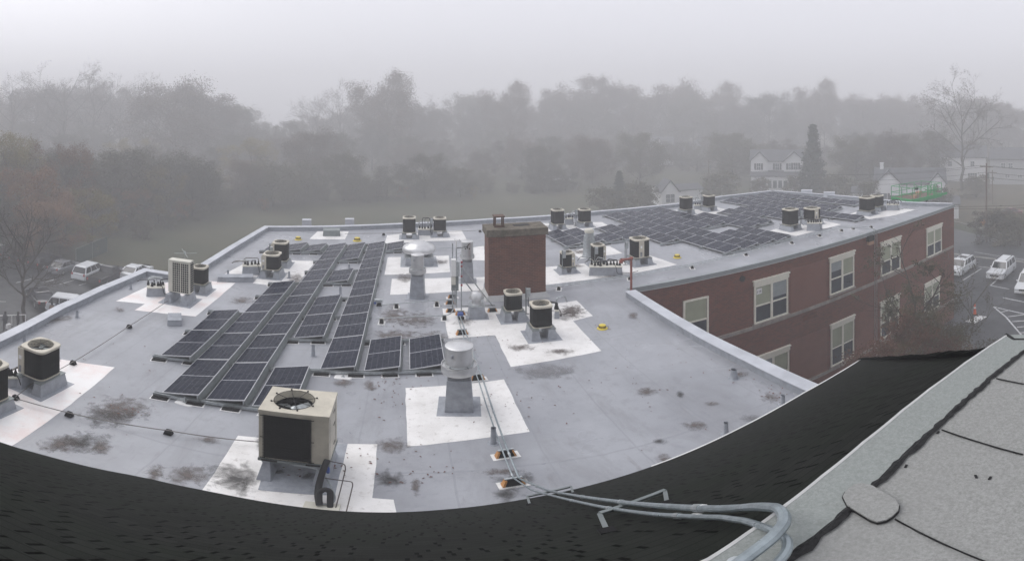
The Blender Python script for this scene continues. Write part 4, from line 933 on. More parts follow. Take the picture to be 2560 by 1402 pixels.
# red brown gas pipe at the inner corner
x, y = un(1578, 724, .2); r_ = math.hypot(x, y); zt = CAMZ - r_ * math.tan(ph(646)); t = thing('gas_pipe', 'red brown painted pipe rising over the inner parapet corner', 'pipe', (x, y, 0))
mb = MB().tube(rpath([(0, 0, -.6), (0, 0, zt), (-.42, -.05, zt + .0), (-.50, -.06, zt - .1)], .05), .05, 12); mb.build('pipe', ['red_pipe'], t, smooth=True)
mb = MB().tube([(-.05, 0, zt), (.06, 0, zt)], .07, 10); mb.build('elbow', ['red_pipe'], t, smooth=True); mb = MB(); mb.tube([(-.36, -.045, zt), (-.48, -.055, zt)], .07, 10); mb.build('elbow', ['red_pipe'], t, smooth=True)
mb = MB().tube([(-.48, -.06, zt), (-.52, -.065, zt - .13)], .085, 12); mb.build('outlet_bell', ['red_pipe'], t, smooth=True)
# TV style antenna behind the heat pump
x, y = un(462, 730); r_ = math.hypot(x, y); zt = CAMZ - r_ * math.tan(ph(630)); t = thing('antenna', 'thin crossed rod antenna standing behind the white heat pump', 'antenna', (x, y, 0), .5)
mb = MB().tube([(0, 0, 0), (0, 0, zt)], .012, 6); mb.build('mast', ['galv'], t)
mb = MB(); mb.tube([(-.45, 0, zt - .05), (.5, -.1, zt - .03)], .012, 6); mb.tube([(.1, -.55, zt - .1), (-.1, .55, zt)], .012, 6); mb.box(-.03, -.03, zt - .1, .03, .03, zt + .03); mb.build('rods', ['galv'], t)

# ================================================================== SOLAR ARRAYS
HL = [[1.269943, -0.049134, -7.399089], [0.038491, 2.509293, 10.84477], [-0.00689, 0.020121, 1.0]]
H1 = [[1.285313, -0.167479, 9.688916], [-0.006393, 1.985222, 21.489405], [-0.00248, 0.004629, 1.0]]
H2 = [[0.913116, -0.1807, 12.132477], [-0.218232, 1.781385, 22.582663], [-0.00841, 0.003241, 1.0]]
def hom(H, j, i):
    q = [H[k][0] * j + H[k][1] * i + H[k][2] for k in range(3)]; return Vector((q[0] / q[2], q[1] / q[2]))
PX = {0: (1, [(400.3, 887.7), (478.8, 824.5), (535, 775)]), 1: (0, [(404.6, 980.8), (492.3, 897.4), (558.7, 832.5), (608.6, 780.8), (652.2, 737.5), (683, 705.5)]),
      2: (0, [(513.7, 998), (586.5, 906.4), (643.2, 837.4), (686.4, 785), (722.4, 740.6), (750.6, 704.6), (773, 676.4), (793.4, 650.7), (812, 628.5), (824, 612.2)]),
      3: (0, [(629.3, 1014.6), (687, 917.3), (734.2, 844.3), (765, 788), (793, 742), (814.8, 705.5), (833.7, 676.4), (848.2, 650.4), (861, 628.5), (872, 611.4)]),
      4: (1, [(799.7, 922.4), (831.9, 845.1), (853.3, 787.7), (871.3, 742.3), (885, 704.6), (897, 673), (906.4, 649), (915.8, 625.9), (921, 608.8)]),
      5: (1, [(910, 926.7), (926.4, 848.5)]), 6: (1, [(1023.9, 923.7), (1023, 846.4)])}
NL_ = {(j, i0 + k): Vector(un(*q, .15)) for j, (i0, pts) in PX.items() for k, q in enumerate(pts)}
for k_, q in {(5, 8): (965.2, 626), (5, 9): (968, 608), (-1, 8): (658.2, 625), (1, 8): (757.5, 628.5), (0, 8): (708, 627), (1, 9): (776, 612.5), (0, 9): (729, 610), (-1, 9): (682, 608.5), (6, 8): (1018, 624), (6, 9): (1019, 608)}.items(): NL_[k_] = Vector(un(*q, .15))
NL = lambda j, i: NL_.get((j, i)) or hom(HL, j, i)
NW = lambda j, i: hom(H1, j, i) if j <= 9.9 else hom(H2, j, i)
ORD = ['first', 'second', 'third', 'fourth', 'fifth', 'sixth', 'seventh', 'eighth', 'ninth', 'tenth', 'eleventh', 'twelfth', 'thirteenth', 'fourteenth', 'fifteenth', 'sixteenth', 'seventeenth', 'eighteenth', 'nineteenth']
def solar(N, j, i, xd, label, group):
    a, d = N(j, i), N(j, i + 1); ax = (d - a); L = ax.length; g = .012 / L
    a2 = a + ax * g; d2 = d - ax * g; xa, xb = xd(j, i), xd(j, i + 1)
    zl, zh, th_ = .15, .335, .035
    t = thing('solar_panel', label, 'solar panel', (a2.x, a2.y, 0), 0, group)
    o = a2
    C = [Vector((a2.x - o.x, a2.y - o.y, zl)), Vector((a2.x + xa.x - o.x, a2.y + xa.y - o.y, zh)), Vector((d2.x + xb.x - o.x, d2.y + xb.y - o.y, zh)), Vector((d2.x - o.x, d2.y - o.y, zl))]
    B = lambda s, q, dz=0: (C[0] * (1 - s) * (1 - q) + C[1] * s * (1 - q) + C[2] * s * q + C[3] * (1 - s) * q) + Vector((0, 0, dz))
    e, f = .016, .009
    mb = MB(); pts = [B(0, 0), B(1, 0), B(1, 1), B(0, 1)]; ins = [B(e, f), B(1 - e, f), B(1 - e, 1 - f), B(e, 1 - f)]
    dn = Vector((0, 0, -th_))
    for k in range(4):
        q = (k + 1) % 4
        mb.face([tuple(pts[k]), tuple(pts[q]), tuple(ins[q]), tuple(ins[k])]); mb.face([tuple(pts[k] + dn), tuple(pts[q] + dn), tuple(pts[q]), tuple(pts[k])])
    mb.face([tuple(p + dn) for p in reversed(pts)]); mb.build('frame', ['alu_frame'], t)
    mb = MB(); mb.face([tuple(p - Vector((0, 0, .002))) for p in ins], uv=[(0, 0), (1, 0), (1, 1), (0, 1)]); mb.build('cell_glass', ['pv'], t)
    for q in (.012, .97):
        p = B(.965, q, -th_); mb = MB(); mb.box(p.x - .02, p.y - .012, .12, p.x + .02, p.y + .012, p.z); mb.build('leg', ['galv'], t)
    mb = MB(); p0, p1 = B(.99, .0, -.05), B(.99, 1, -.05); off = Vector((.06, 0, 0))
    mb.face([(p0.x, p0.y, p0.z), (p0.x + .07, p0.y, .06), (p1.x + .07, p1.y, .06), (p1.x, p1.y, p1.z)]); mb.build('wind_deflector', ['galv_dull'], t)
    return t
colsL = {-1: [8], 0: [1, 2, 8], 1: [0, 1, 2, 3, 4, 8], 2: list(range(9)), 3: [0, 2, 3, 5, 7, 8], 4: list(range(1, 9)), 5: [1, 8], 6: [1, 8]}
xdL = lambda j, i: Vector((1.0, .01))
for j, rows in colsL.items():
    for k, i in enumerate(rows):
        if j == -1: lab = 'solitary solar panel at the far left corner of the near array'
        else: lab = '%s solar panel from the front in the %s column from the left, near array' % (ORD[k], ORD[j + 1])
        solar(NL, j, i, xdL, lab, 'solar panels of the near array')
colsW = {0: [3, 4], 1: [3, 4], 2: [3], 3: [3, 4], 4: [2, 3, 4], 5: [0, 1, 2, 3, 4, 5, 6], 6: [0, 1, 2, 3, 4, 5, 6], 7: [0, 1, 3, 4, 5, 6], 8: [0, 1, 3, 4, 5, 6], 9: [2, 3, 4], 10: [2, 3], 11: [3, 4],
         12: [2, 3, 4], 13: [2, 3, 4], 14: [0, 1, 2, 3, 4, 5, 6], 15: [2, 3, 4, 5, 6], 16: [2, 3, 4, 5, 6], 17: [5, 6], 18: [2, 3, 4, 5, 6]}
xdW = lambda j, i: (NW(j + .82, i) - NW(j, i))
for j, rows in colsW.items():
    if j == 9: xd = lambda j, i: (hom(H1, j + .82, i) - hom(H1, j, i))
    else: xd = xdW
    for k, i in enumerate(rows):
        solar(NW, j, i, xd, '%s solar panel from the front in the %s column from the left, right wing array' % (ORD[k], ORD[j]), 'solar panels of the right wing array')
def rails(N, cols, xd, which, group, padstep):
    ks = sorted({i for r in cols.values() for i in r} | {i + 1 for r in cols.values() for i in r}); js = sorted(cols)
    for k in ks:
        run = []; n_ = 0
        runs = []
        for j in js + [99]:
            if j in cols and (k in cols[j] or k - 1 in cols[j]): run.append(j)
            elif run: runs.append(run); run = []
        for ri, run in enumerate(runs):
            pts = [N(j, k) for j in run]; pts = [pts[0] + (pts[0] - N(run[0], k) - xd(run[0], k)) * .22] + pts + [pts[-1] + xd(run[-1], k) * 1.12]
            c = pts[0]; t = thing('mounting_rail', '%s mounting rail from the front, %s%s' % (ORD[k], which, '' if len(runs) == 1 else ', %s run from left' % ORD[ri]), 'mounting rail', (c.x, c.y, 0), 0, group)
            mb = MB(); q = [(p.x - c.x, p.y - c.y - .035) for p in pts]; strip(mb, q, -.04, -.025, .045, .14); strip(mb, q, -.025, .06, .045, .058); strip(mb, q, .045, .06, .045, .14); mb.build('channel', ['galv'], t)
            L = sum((pts[a + 1] - pts[a]).length for a in range(len(pts) - 1)); nn = max(2, int(L / padstep) + 1)
            for m_ in range(nn):
                f = (m_ + .25) / nn; p = Vector(interp([tuple(x) for x in pts], f)); p2 = Vector(interp([tuple(x) for x in pts], min(1, f + .05))); a = math.atan2(p2.y - p.y, p2.x - p.x)
                mb = MB().at(p.x - c.x, p.y - c.y - .09, 0, a); mb.box(-.21, -.11, .012, .21, .09, .045); pd = mb.build('rubber_pad', ['rubber'], t)
                mb = MB().at(p.x - c.x, p.y - c.y - .09, 0, a); mb.box(-.25, -.145, .002, .25, .12, .0125); mb.build('slip_sheet', ['white_pl'], pd)
rails(NL, colsL, xdL, 'the near array', 'mounting rails', .95)
rails(NW, colsW, xdW, 'the right wing array', 'mounting rails', 2.4)
for u, v in ((462, 1007), (858, 943)):
    x, y = un(u, v); t = thing('rail_anchor', ('white sealed rail anchor at the front left corner of the near array' if u < 500 else 'white sealed rail anchor midway along the front rail of the near array'), 'anchor', (x, y, 0), -.1)
    mb = MB(); mb.rings([rsq(.50, .30, .003, 24, 4), rsq(.46, .27, .022, 24, 4)]); mb.build('sealant', ['white_pl'], t, smooth=True); mb = MB().box(-.02, -.01, .02, .02, .01, .2); mb.box(-.05, -.03, .02, .05, .03, .03); mb.build('bracket', ['galv'], t)
# ================================================================== CONDUITS, SUPPORTS, INSTRUMENT MAST
def pv(u, v, z): return (*un(u, v, z), z)
def run(name, label, cat, pts, r_, m, rad=.25, couple=0, group=None):
    c = pts[0]; t = thing(name, label, cat, (c[0], c[1], 0), 0, group)
    loc = [(p[0] - c[0], p[1] - c[1], p[2]) for p in pts]; pt = rpath(loc, rad, 6)
    mb = MB().tube(pt, r_, 9); mb.build('tube', [m], t, smooth=True)
    if couple:
        acc = 0; nxt = couple * .5
        for a, b_ in zip(pt[:-1], pt[1:]):
            a, b_ = Vector(a), Vector(b_); L = (b_ - a).length
            while acc + L > nxt and L > .05:
                p = a.lerp(b_, (nxt - acc) / L); d = (b_ - a).normalized() * .04
                q = MB().tube([tuple(p - d), tuple(p + d)], r_ * 1.28, 9); q.build('coupling', ['galv'], t, smooth=True); nxt += couple
            acc += L
    return t
def support(label, u, v, z=.13, rz=0.0, kind='dark', w_=.16, group='pipe supports on the roof'):
    x, y = un(u, v); t = thing('pipe_support', label, 'pipe support', (x, y, 0), rz, group)
    if kind != 'plain':
        mb = MB().box(-w_ - .09, -.13, .003, w_ + .09, .13, .012); mb.build('white_pad', ['white_pl'], t)
    mb = MB(); mb.frus(-w_, -.075, w_, .075, .012, -w_ * .62, -.045, w_ * .62, .045, z); mb.build('rubber_block', ['rubber'], t, bevel=.008)
    if kind == 'orange':
        for s_ in (-1, 1):
            mb = MB(); mb.frus(s_ * w_ - .022, -.077, s_ * w_ + .022, .077, .013, s_ * w_ * .72 - .02, -.05, s_ * w_ * .72 + .02, .05, z * .9); mb.build('reflector_end', ['orange'], t)
        mb = MB().box(-w_ * .85, -.022, z, w_ * .85, .022, z + .03); mb.build('strut_channel', ['galv'], t)
    elif kind == 'strap':
        mb = MB().box(-.012, -.08, .012, .012, .08, z + .012); mb.build('strap', ['cream'], t)
    return t
M['galv_pipe'] = mk('galvanised_conduit', (.30, .345, .365), .35, .6, var=.2, vscale=14, rvar=.1)
# thin cables on the left
a = [pv(421, 751, .12), pv(323, 815, .14), pv(182, 905, .14), pv(79, 960, .12), pv(39, 992, .14)]
run('gas_line', 'thin grey line running from the heat pump past the left condenser', 'pipe', a, .013, 'copper', .05)
a = [pv(40, 996, .14), pv(173, 1032, .14), pv(421, 1076, .14), pv(654, 1105, .14)]
run('gas_line', 'thin grey line crossing the foreground to the large package unit', 'pipe', a, .013, 'copper', .05)
for q in (('black support under the thin line midway to the heat pump', 323, 820), ('black support under the thin line right of the left condenser', 182.5, 911), ('black support where both thin lines meet at the left edge', 38.6, 998),
          ('black support under the foreground line, left of two', 173, 1040), ('black support under the foreground line, right of two', 421, 1085)): support(q[0], q[1], q[2], .14, kind='plain', w_=.1)
a = [pv(862, 584, .15), pv(959, 583, .15), pv(1200, 575.5, .15), pv(1400, 562, .15)]
run('gas_line', 'thin line along the far parapet from the roof hatch', 'pipe', a, .015, 'copper', .05)
support('black support on the far line left of the far condensers', 959, 588, .15, kind='plain', w_=.1); support('black support on the far line near the chimney', 1200, 580, .15, kind='plain', w_=.1)
a = [pv(1085, 621, .12), pv(1207, 614, .12), pv(1300, 606, .12)]
run('electrical_conduit', 'pale conduit passing behind the instrument mast and chimney', 'pipe', a, .02, 'galv', .05)
# the two conduits from mast to the shingled slope and over the edge
S = on_slope
def up(p, o): return (p.x, p.y, p.z + o)
A1 = [pv(1150, 790, .24), pv(1206, 944, .24), pv(1298, 1196, .24), tuple(S(1372, 1227, .16)), tuple(S(1535, 1253, .16)), tuple(S(1672, 1266, .17)), tuple(S(1800, 1272, .18))]
A2 = [pv(1143, 790, .22), pv(1198, 956, .22), pv(1283, 1194, .22), tuple(S(1329, 1225, .12)), tuple(S(1509, 1268, .12)), tuple(S(1629, 1285, .12))]
A1 += [tuple(pr(1850, 1270, 1.92)), tuple(pr(1900, 1266, 1.67)), tuple(pr(1950, 1270, 1.55)), tuple(pr(1967, 1300, 1.46)), tuple(pr(1935, 1341, 1.37)), tuple(pr(1860, 1397, 1.26)), tuple(pr(1790, 1450, 1.17))]
A2 += [tuple(pr(1801, 1293, 1.92)), tuple(pr(1870, 1303, 1.62)), tuple(pr(1929, 1324, 1.46)), tuple(pr(1968, 1345, 1.40)), tuple(pr(1970, 1374, 1.34)), tuple(pr(1940, 1412, 1.27)), tuple(pr(1880, 1462, 1.18))]
run('electrical_conduit', 'thicker galvanised conduit running to the camera, upper of two on the slope', 'pipe', A1, .022, 'galv_pipe', .10, 1.9)
run('electrical_conduit', 'thinner galvanised conduit running to the camera, lower of two on the slope', 'pipe', A2, .017, 'galv_pipe', .10, 1.7)
for q, u, v in (('orange ended support under the conduits below the mast', 1155, 836), ('orange ended support hidden behind the nearest exhaust fan', 1193, 949), ('orange ended support second nearest the shingled slope', 1264, 1140), ('orange ended support at the edge of the shingled slope', 1283, 1211)):
    support(q, u, v, .19, .1, 'orange', .19)
for q, u, v in (('orange ended support left behind the mast', 1131, 745), ('orange ended support left of the mast legs', 1126, 760), ('orange ended support in front of the mast', 1127, 780), ('orange ended support at the conduit junction', 1151, 787), ('orange ended support between cone vent and chimney foot', 1231, 779)):
    support(q, u, v, .16, 0, 'orange', .17)
for q, u, v in (('black support on white pad under the upper cross conduit, left', 991, 770), ('black support on white pad under the upper cross conduit, right', 1092, 765), ('black support on white pad under the lower cross conduit, left', 954, 808), ('black support on white pad under the lower cross conduit, right', 1111, 799)):
    support(q, u, v, .2, 1.5, 'strap', .1)
run('electrical_conduit', 'upper conduit crossing from the near array to the mast', 'pipe', [pv(953, 762, .18), pv(975, 760, .22), pv(1085, 751, .22), pv(1130, 749, .22), pv(1136, 742, .5)], .02, 'galv', .15, 2)
run('electrical_conduit', 'lower conduit crossing from the near array to the mast', 'pipe', [pv(940, 796, .2), pv(1028, 792, .22), pv(1125, 787, .22), pv(1134, 772, .26), pv(1134, 765, .9)], .02, 'galv', .2, 2)
x, y = un(946, 764); t = thing('junction_box', 'small pale junction box at the right end of the near array', 'electrical box', (x, y, 0)); mb = MB().box(-.16, -.08, .16, .16, .08, .3); mb.build('box', ['galv'], t, bevel=.01)
mb = MB().box(-.17, -.09, .1, -.08, .0, .2); mb.build('fitting', ['blue_pl'], t); mb = MB().frus(-.08, -.06, .14, .08, 0, -.03, -.03, .09, .05, .16); mb.build('rubber_block', ['rubber'], t)
x, y = un(1151, 797); t = thing('expansion_fitting', 'blue fitting where the two conduits meet at the mast', 'fitting', (x, y, 0)); mb = MB().box(-.1, -.07, .13, .1, .09, .27); mb.build('body', ['blue_pl'], t, bevel=.02); mb = MB().box(-.11, -.14, .02, .13, -.06, .13); mb.build('clamp', ['black'], t)
for lb, (ua, va), (ub, vb), oo, cl, r__ in (('white and red sticker round the thicker conduit on the slope', (1738, 1268.5), (1762, 1269.5), .17, 'white_pl', .0235), ('white sticker round the thinner conduit on the slope', (1735, 1289.5), (1750, 1290.5), .12, 'white_pl', .0185)):
    pa, pb = S(ua, va, oo), S(ub, vb, oo); mb = MB().tube([(0, 0, 0), tuple(pb - pa)], r__, 12); o = mb.build('pipe_sticker', [cl], loc=tuple(pa), smooth=True); tag(o, lb, 'sticker')
mb = MB(); pa = pr(1846, 1408, 1.245); mb.lathe([(.03, -.012), (.032, 0), (.03, .012)], n=14); o = mb.build('conduit_coupling', ['galv'], loc=tuple(pa), smooth=True); tag(o, 'small round steel coupling at the near end of the conduits', 'fitting')
# struts carrying the conduits across the slope
for lb, qa, qb, la, lb_ in (('lower strut bridge carrying the conduits at the foot of the slope', (1318, 1241), (1428, 1216), (1325, 1262), (1433, 1234)), ('upper strut bridge carrying the conduits on the shingled slope', (1499, 1284), (1662, 1226), (1518, 1326), (1668, 1258))):
    pa, pb = S(*qa, .13), S(*qb, .13); t = thing('strut_bridge', lb, 'conduit support', (pa.x, pa.y, pa.z)); o = pa
    mb = MB().bar(tuple(pa - o), tuple(pb - o), .03, .034); mb.build('channel', ['galv_dull'], t)
    for p, fpx in ((pa, la), (pb, lb_)):
        f_ = S(*fpx, .005); mb = MB().bar(tuple(p - o), tuple(f_ - o), .034, .008); br = mb.build('bracket', ['galv_dull'], t)
        mb = MB().box(f_.x - o.x - .05, f_.y - o.y - .03, f_.z - o.z - .01, f_.x - o.x + .05, f_.y - o.y + .03, f_.z - o.z + .012); mb.build('foot', ['rubber'], br)
# right wing pair of conduits
W_a = [(1358, 716), (1485, 699), (1573, 687.5), (1665, 670), (1730, 660), (1839, 633.5), (1859, 630), (1978, 596), (2097, 566.5)]
for dz, dv, nm in ((0, 0, 'upper'), (0, 4, 'lower')):
    pts = [pv(u, v + dv, .16) for u, v in W_a] + [pv(2112, 566 + dv, .5), pv(2135, 565 + dv, .75), pv(2172, 567.5 + dv, .35)]
    e = Vector(WA) + wdir * (16.95 + (.22 if dv else 0)) + wn_ * .12
    pts += [(e.x, e.y, .26), (e.x, e.y, -.4), (e.x, e.y, -10.3)]
    run('electrical_conduit', '%s of two long conduits along the brick edge, dropping down the wall' % nm, 'pipe', pts, .022, 'galv', .3, 5)
for k, (u, v) in enumerate(((1397, 724), (1574, 698.5), (1730.5, 671), (1865, 638.5), (1979.5, 609), (2048.8, 591), (2103.7, 578), (2133, 573), (2177.7, 569.5))):
    support('black strapped support on white pad, %s from the chimney along the brick edge' % ORD[k], u, v, .15, 1.2, 'strap', .14)
# instrument mast with inverter cabinets
bx, by = un(1141, 776); t = thing('instrument_mast', 'instrument mast with electrical cabinets and wind vane left of the chimney', 'mast', (bx, by, 0), -.05)
rm = math.hypot(bx, by); zv = lambda v: CAMZ - rm * math.tan(ph(v))
for s_, zt_ in ((-.15, 2.9), (.19, zv(655))):
    mb = MB().box(s_ - .022, -.022, .0, s_ + .022, .022, zt_); mb.build('strut_post', ['galv'], t)
mb = MB().tube([(.0, .05, 0.1), (.0, .05, zv(604))], .022, 8); mb.build('mast_tube', ['galv'], t)
mb = MB().tube([(0, .05, zv(620)), (0, .05, zv(602))], .03, 8); sn = mb.build('sensor_column', ['white_pl'], t); mb = MB()
for k in range(3):
    a = k * 2.094; mb.tube([(0, .05, zv(600)), (.11 * math.cos(a), .05 + .11 * math.sin(a), zv(600))], .008, 5); mb.lathe([(.01, zv(600) - .05), (.045, zv(600)), (.01, zv(600) + .04)], (.12 * math.cos(a), .05 + .12 * math.sin(a)), 8)
mb.build('sensor_cups', ['white_pl'], sn)
mb = MB().tube([(0, .05, zv(621)), (.22, .02, zv(619.5)), (.42, 0, zv(617))], .012, 6); arm = mb.build('vane_arm', ['black'], t)
mb = MB().face([(.40, 0, zv(616)), (.44, 0, zv(616)), (.56, 0, zv(607)), (.50, 0, zv(609))]); mb.lathe([(.02, zv(622)), (.025, zv(616))], (.42, 0), 8); mb.build('wind_vane', ['black'], arm)
for dx in (-.07, .08): mb = MB(); mb.lathe([(.015, zv(624)), (.035, zv(622)), (.01, zv(620.5))], (.42 + dx, 0), 8); mb.build('wind_cup', ['black'], arm)
mb = MB().box(-.20, -.26, zv(687), -.02, -.03, zv(645)); mb.build('inverter', ['white_pl'], t, bevel=.015)
mb = MB().box(-.015, -.24, zv(687), .11, -.02, zv(650)); mb.build('side_cabinet', ['galv'], t, bevel=.01)
mb = MB().box(-.19, -.25, zv(707), -.04, -.05, zv(689)); mb.build('meter_box', ['cream'], t, bevel=.01)
mb = MB().box(-.20, -.1, zv(725), .08, .0, zv(689)); mb.build('lower_cabinet', ['galv_dull'], t, bevel=.01)
for k in range(3): mb = MB().tube([(-.14 + k * .05, -.12, zv(718)), (-.14 + k * .05, -.12, .3)], .016, 7); mb.build('drop_conduit', ['galv'], t, smooth=True)
ex, ey = un(1231, 772); ex -= bx; ey -= by
mb = MB().bar((.19, 0, zv(664)), (ex, ey, .16), .042, .042); mb.build('brace', ['galv'], t)
mb = MB().bar((.19, .0, zv(692)), (ex * .72, ey + .35, .16), .042, .042); mb.build('brace', ['galv'], t)
mb = MB().bar((.19, 0, .2), (ex + .1, ey, .19), .042, .042); mb.build('brace', ['galv'], t)
for z_ in (zv(655), zv(665), zv(690), zv(712)): mb = MB().box(.165, -.05, z_ - .04, .235, .03, z_ + .03); mb.build('red_end_cap', ['red_cap'], t)
# wall pack lamp on the brick wing
mb = MB(); wbox(mb, 16.15, 16.75, .0, .26, -.42, -.05); wl = wb(mb, 'wall_lamp', ['hole'], bevel=.02); mb = MB(); wbox(mb, 16.2, 16.7, .03, .24, -.66, -.42); mb.build('lens', [M['tan']], wl)

# ================================================================== GROUND, PARKING, ROADS
def gpoly(name, pts, m, dz, kind='structure'):
    q = [un(u, v, GZ + dz) for u, v in pts] if len(pts[0]) == 2 and abs(pts[0][0]) > 80 else pts
    ar = sum(q[i][0] * q[(i + 1) % len(q)][1] - q[(i + 1) % len(q)][0] * q[i][1] for i in range(len(q)))
    if ar < 0: q = q[::-1]
    mb = MB(); mb.face([(p[0], p[1], GZ + dz) for p in q]); return mb.build(name, [m], kind=kind)
def wpoly(name, q, m, dz): return gpoly(name, q, m, dz)
mb = MB(); mb.face([(-400, -200, GZ), (400, -200, GZ), (400, 400, GZ), (-400, 400, GZ)]); mb.build('ground', ['grass'], kind='structure')
mb = MB(); mb.face([(-78, -20, GZ + .004), (-14, -20, GZ + .004), (-14, 46.6, GZ + .004), (-78, 46.6, GZ + .004)]); mb.build('parking_lot', ['asphalt'], kind='structure')
mb = MB(); mb.face([(12, -10, GZ + .004), (56.5, -10, GZ + .004), (56.5, 28.5, GZ + .004), (38, 30, GZ + .004), (38, 19.5, GZ + .004), (12, 19.5, GZ + .004)]); mb.build('parking_lot', ['asphalt'], kind='structure')
mb = MB(); q = [(38, 31), (57, 29.5), (57.5, -20), (75, -20), (69, 15), (66, 26), (72, 40), (95, 62), (150, 78), (150, 88), (88, 70), (62, 48), (38, 46)]
mb.face([(p[0], p[1], GZ + .008) for p in q]); mb.build('road', ['road'], kind='structure')
mb = MB(); q = [(70, 10), (78, -20), (130, -20), (130, 60), (98, 60), (76, 40), (70, 27)]; mb.face([(p[0], p[1], GZ + .012) for p in q]); mb.build('verge', ['verge'], kind='structure')
mb = MB(); strip(mb, [(56.6, -10), (56.6, 28.7), (38, 30.2)], 0, .25, GZ, GZ + .13); mb.build('kerb', ['kerb'], kind='structure')
mb = MB(); strip(mb, [(69.8, 8), (69.8, 27), (76, 40), (98, 60)], 0, .2, GZ, GZ + .12); mb.build('kerb', ['kerb'], kind='structure')
def line(mb, a, b_, w_, z): 
    a, b_ = Vector(a), Vector(b_); n_ = Vector((-(b_ - a).y, (b_ - a).x)).normalized() * w_ / 2
    mb.face([(*(a - n_), z), (*(b_ - n_), z), (*(b_ + n_), z), (*(a + n_), z)])
g = lambda u, v: Vector(un(u, v, GZ))
mb = MB()
for a, b_ in (((98, 709), (138, 698)), ((149, 711), (185, 700.5)), ((197, 713), (240, 701.5)), ((250, 714), (290, 703)), ((-40, 752), (14, 754)), ((40, 707), (80, 697))): line(mb, g(*a), g(*b_), .12, GZ + .010)
for a, b_ in (((2453.6, 671.3), (2405.5, 701.7)), ((2446, 666), (2480, 670)), ((2493, 699), (2476, 713.7)), ((2476, 713.7), (2523, 722.7)), ((2507, 744), (2570, 757)), ((2482.5, 766.5), (2570, 787)), ((2484, 767), (2514.6, 792)), ((2514.6, 792), (2560, 844.6)), ((2560, 844.6), (2575, 875)), ((2503, 780.5), (2525, 775)), ((2519, 792), (2570, 785)), ((2530.7, 804), (2570, 801)), ((2542.5, 818), (2575, 815)), ((2550, 832), (2575, 830))): line(mb, g(*a), g(*b_), .14, GZ + .010)
mb.build('parking_markings', ['road_paint'], kind='structure')
mb = MB(); line(mb, g(2436, 630), g(2640, 660), .12, GZ + .014); mb.build('road_marking', ['road_paint'], kind='structure')

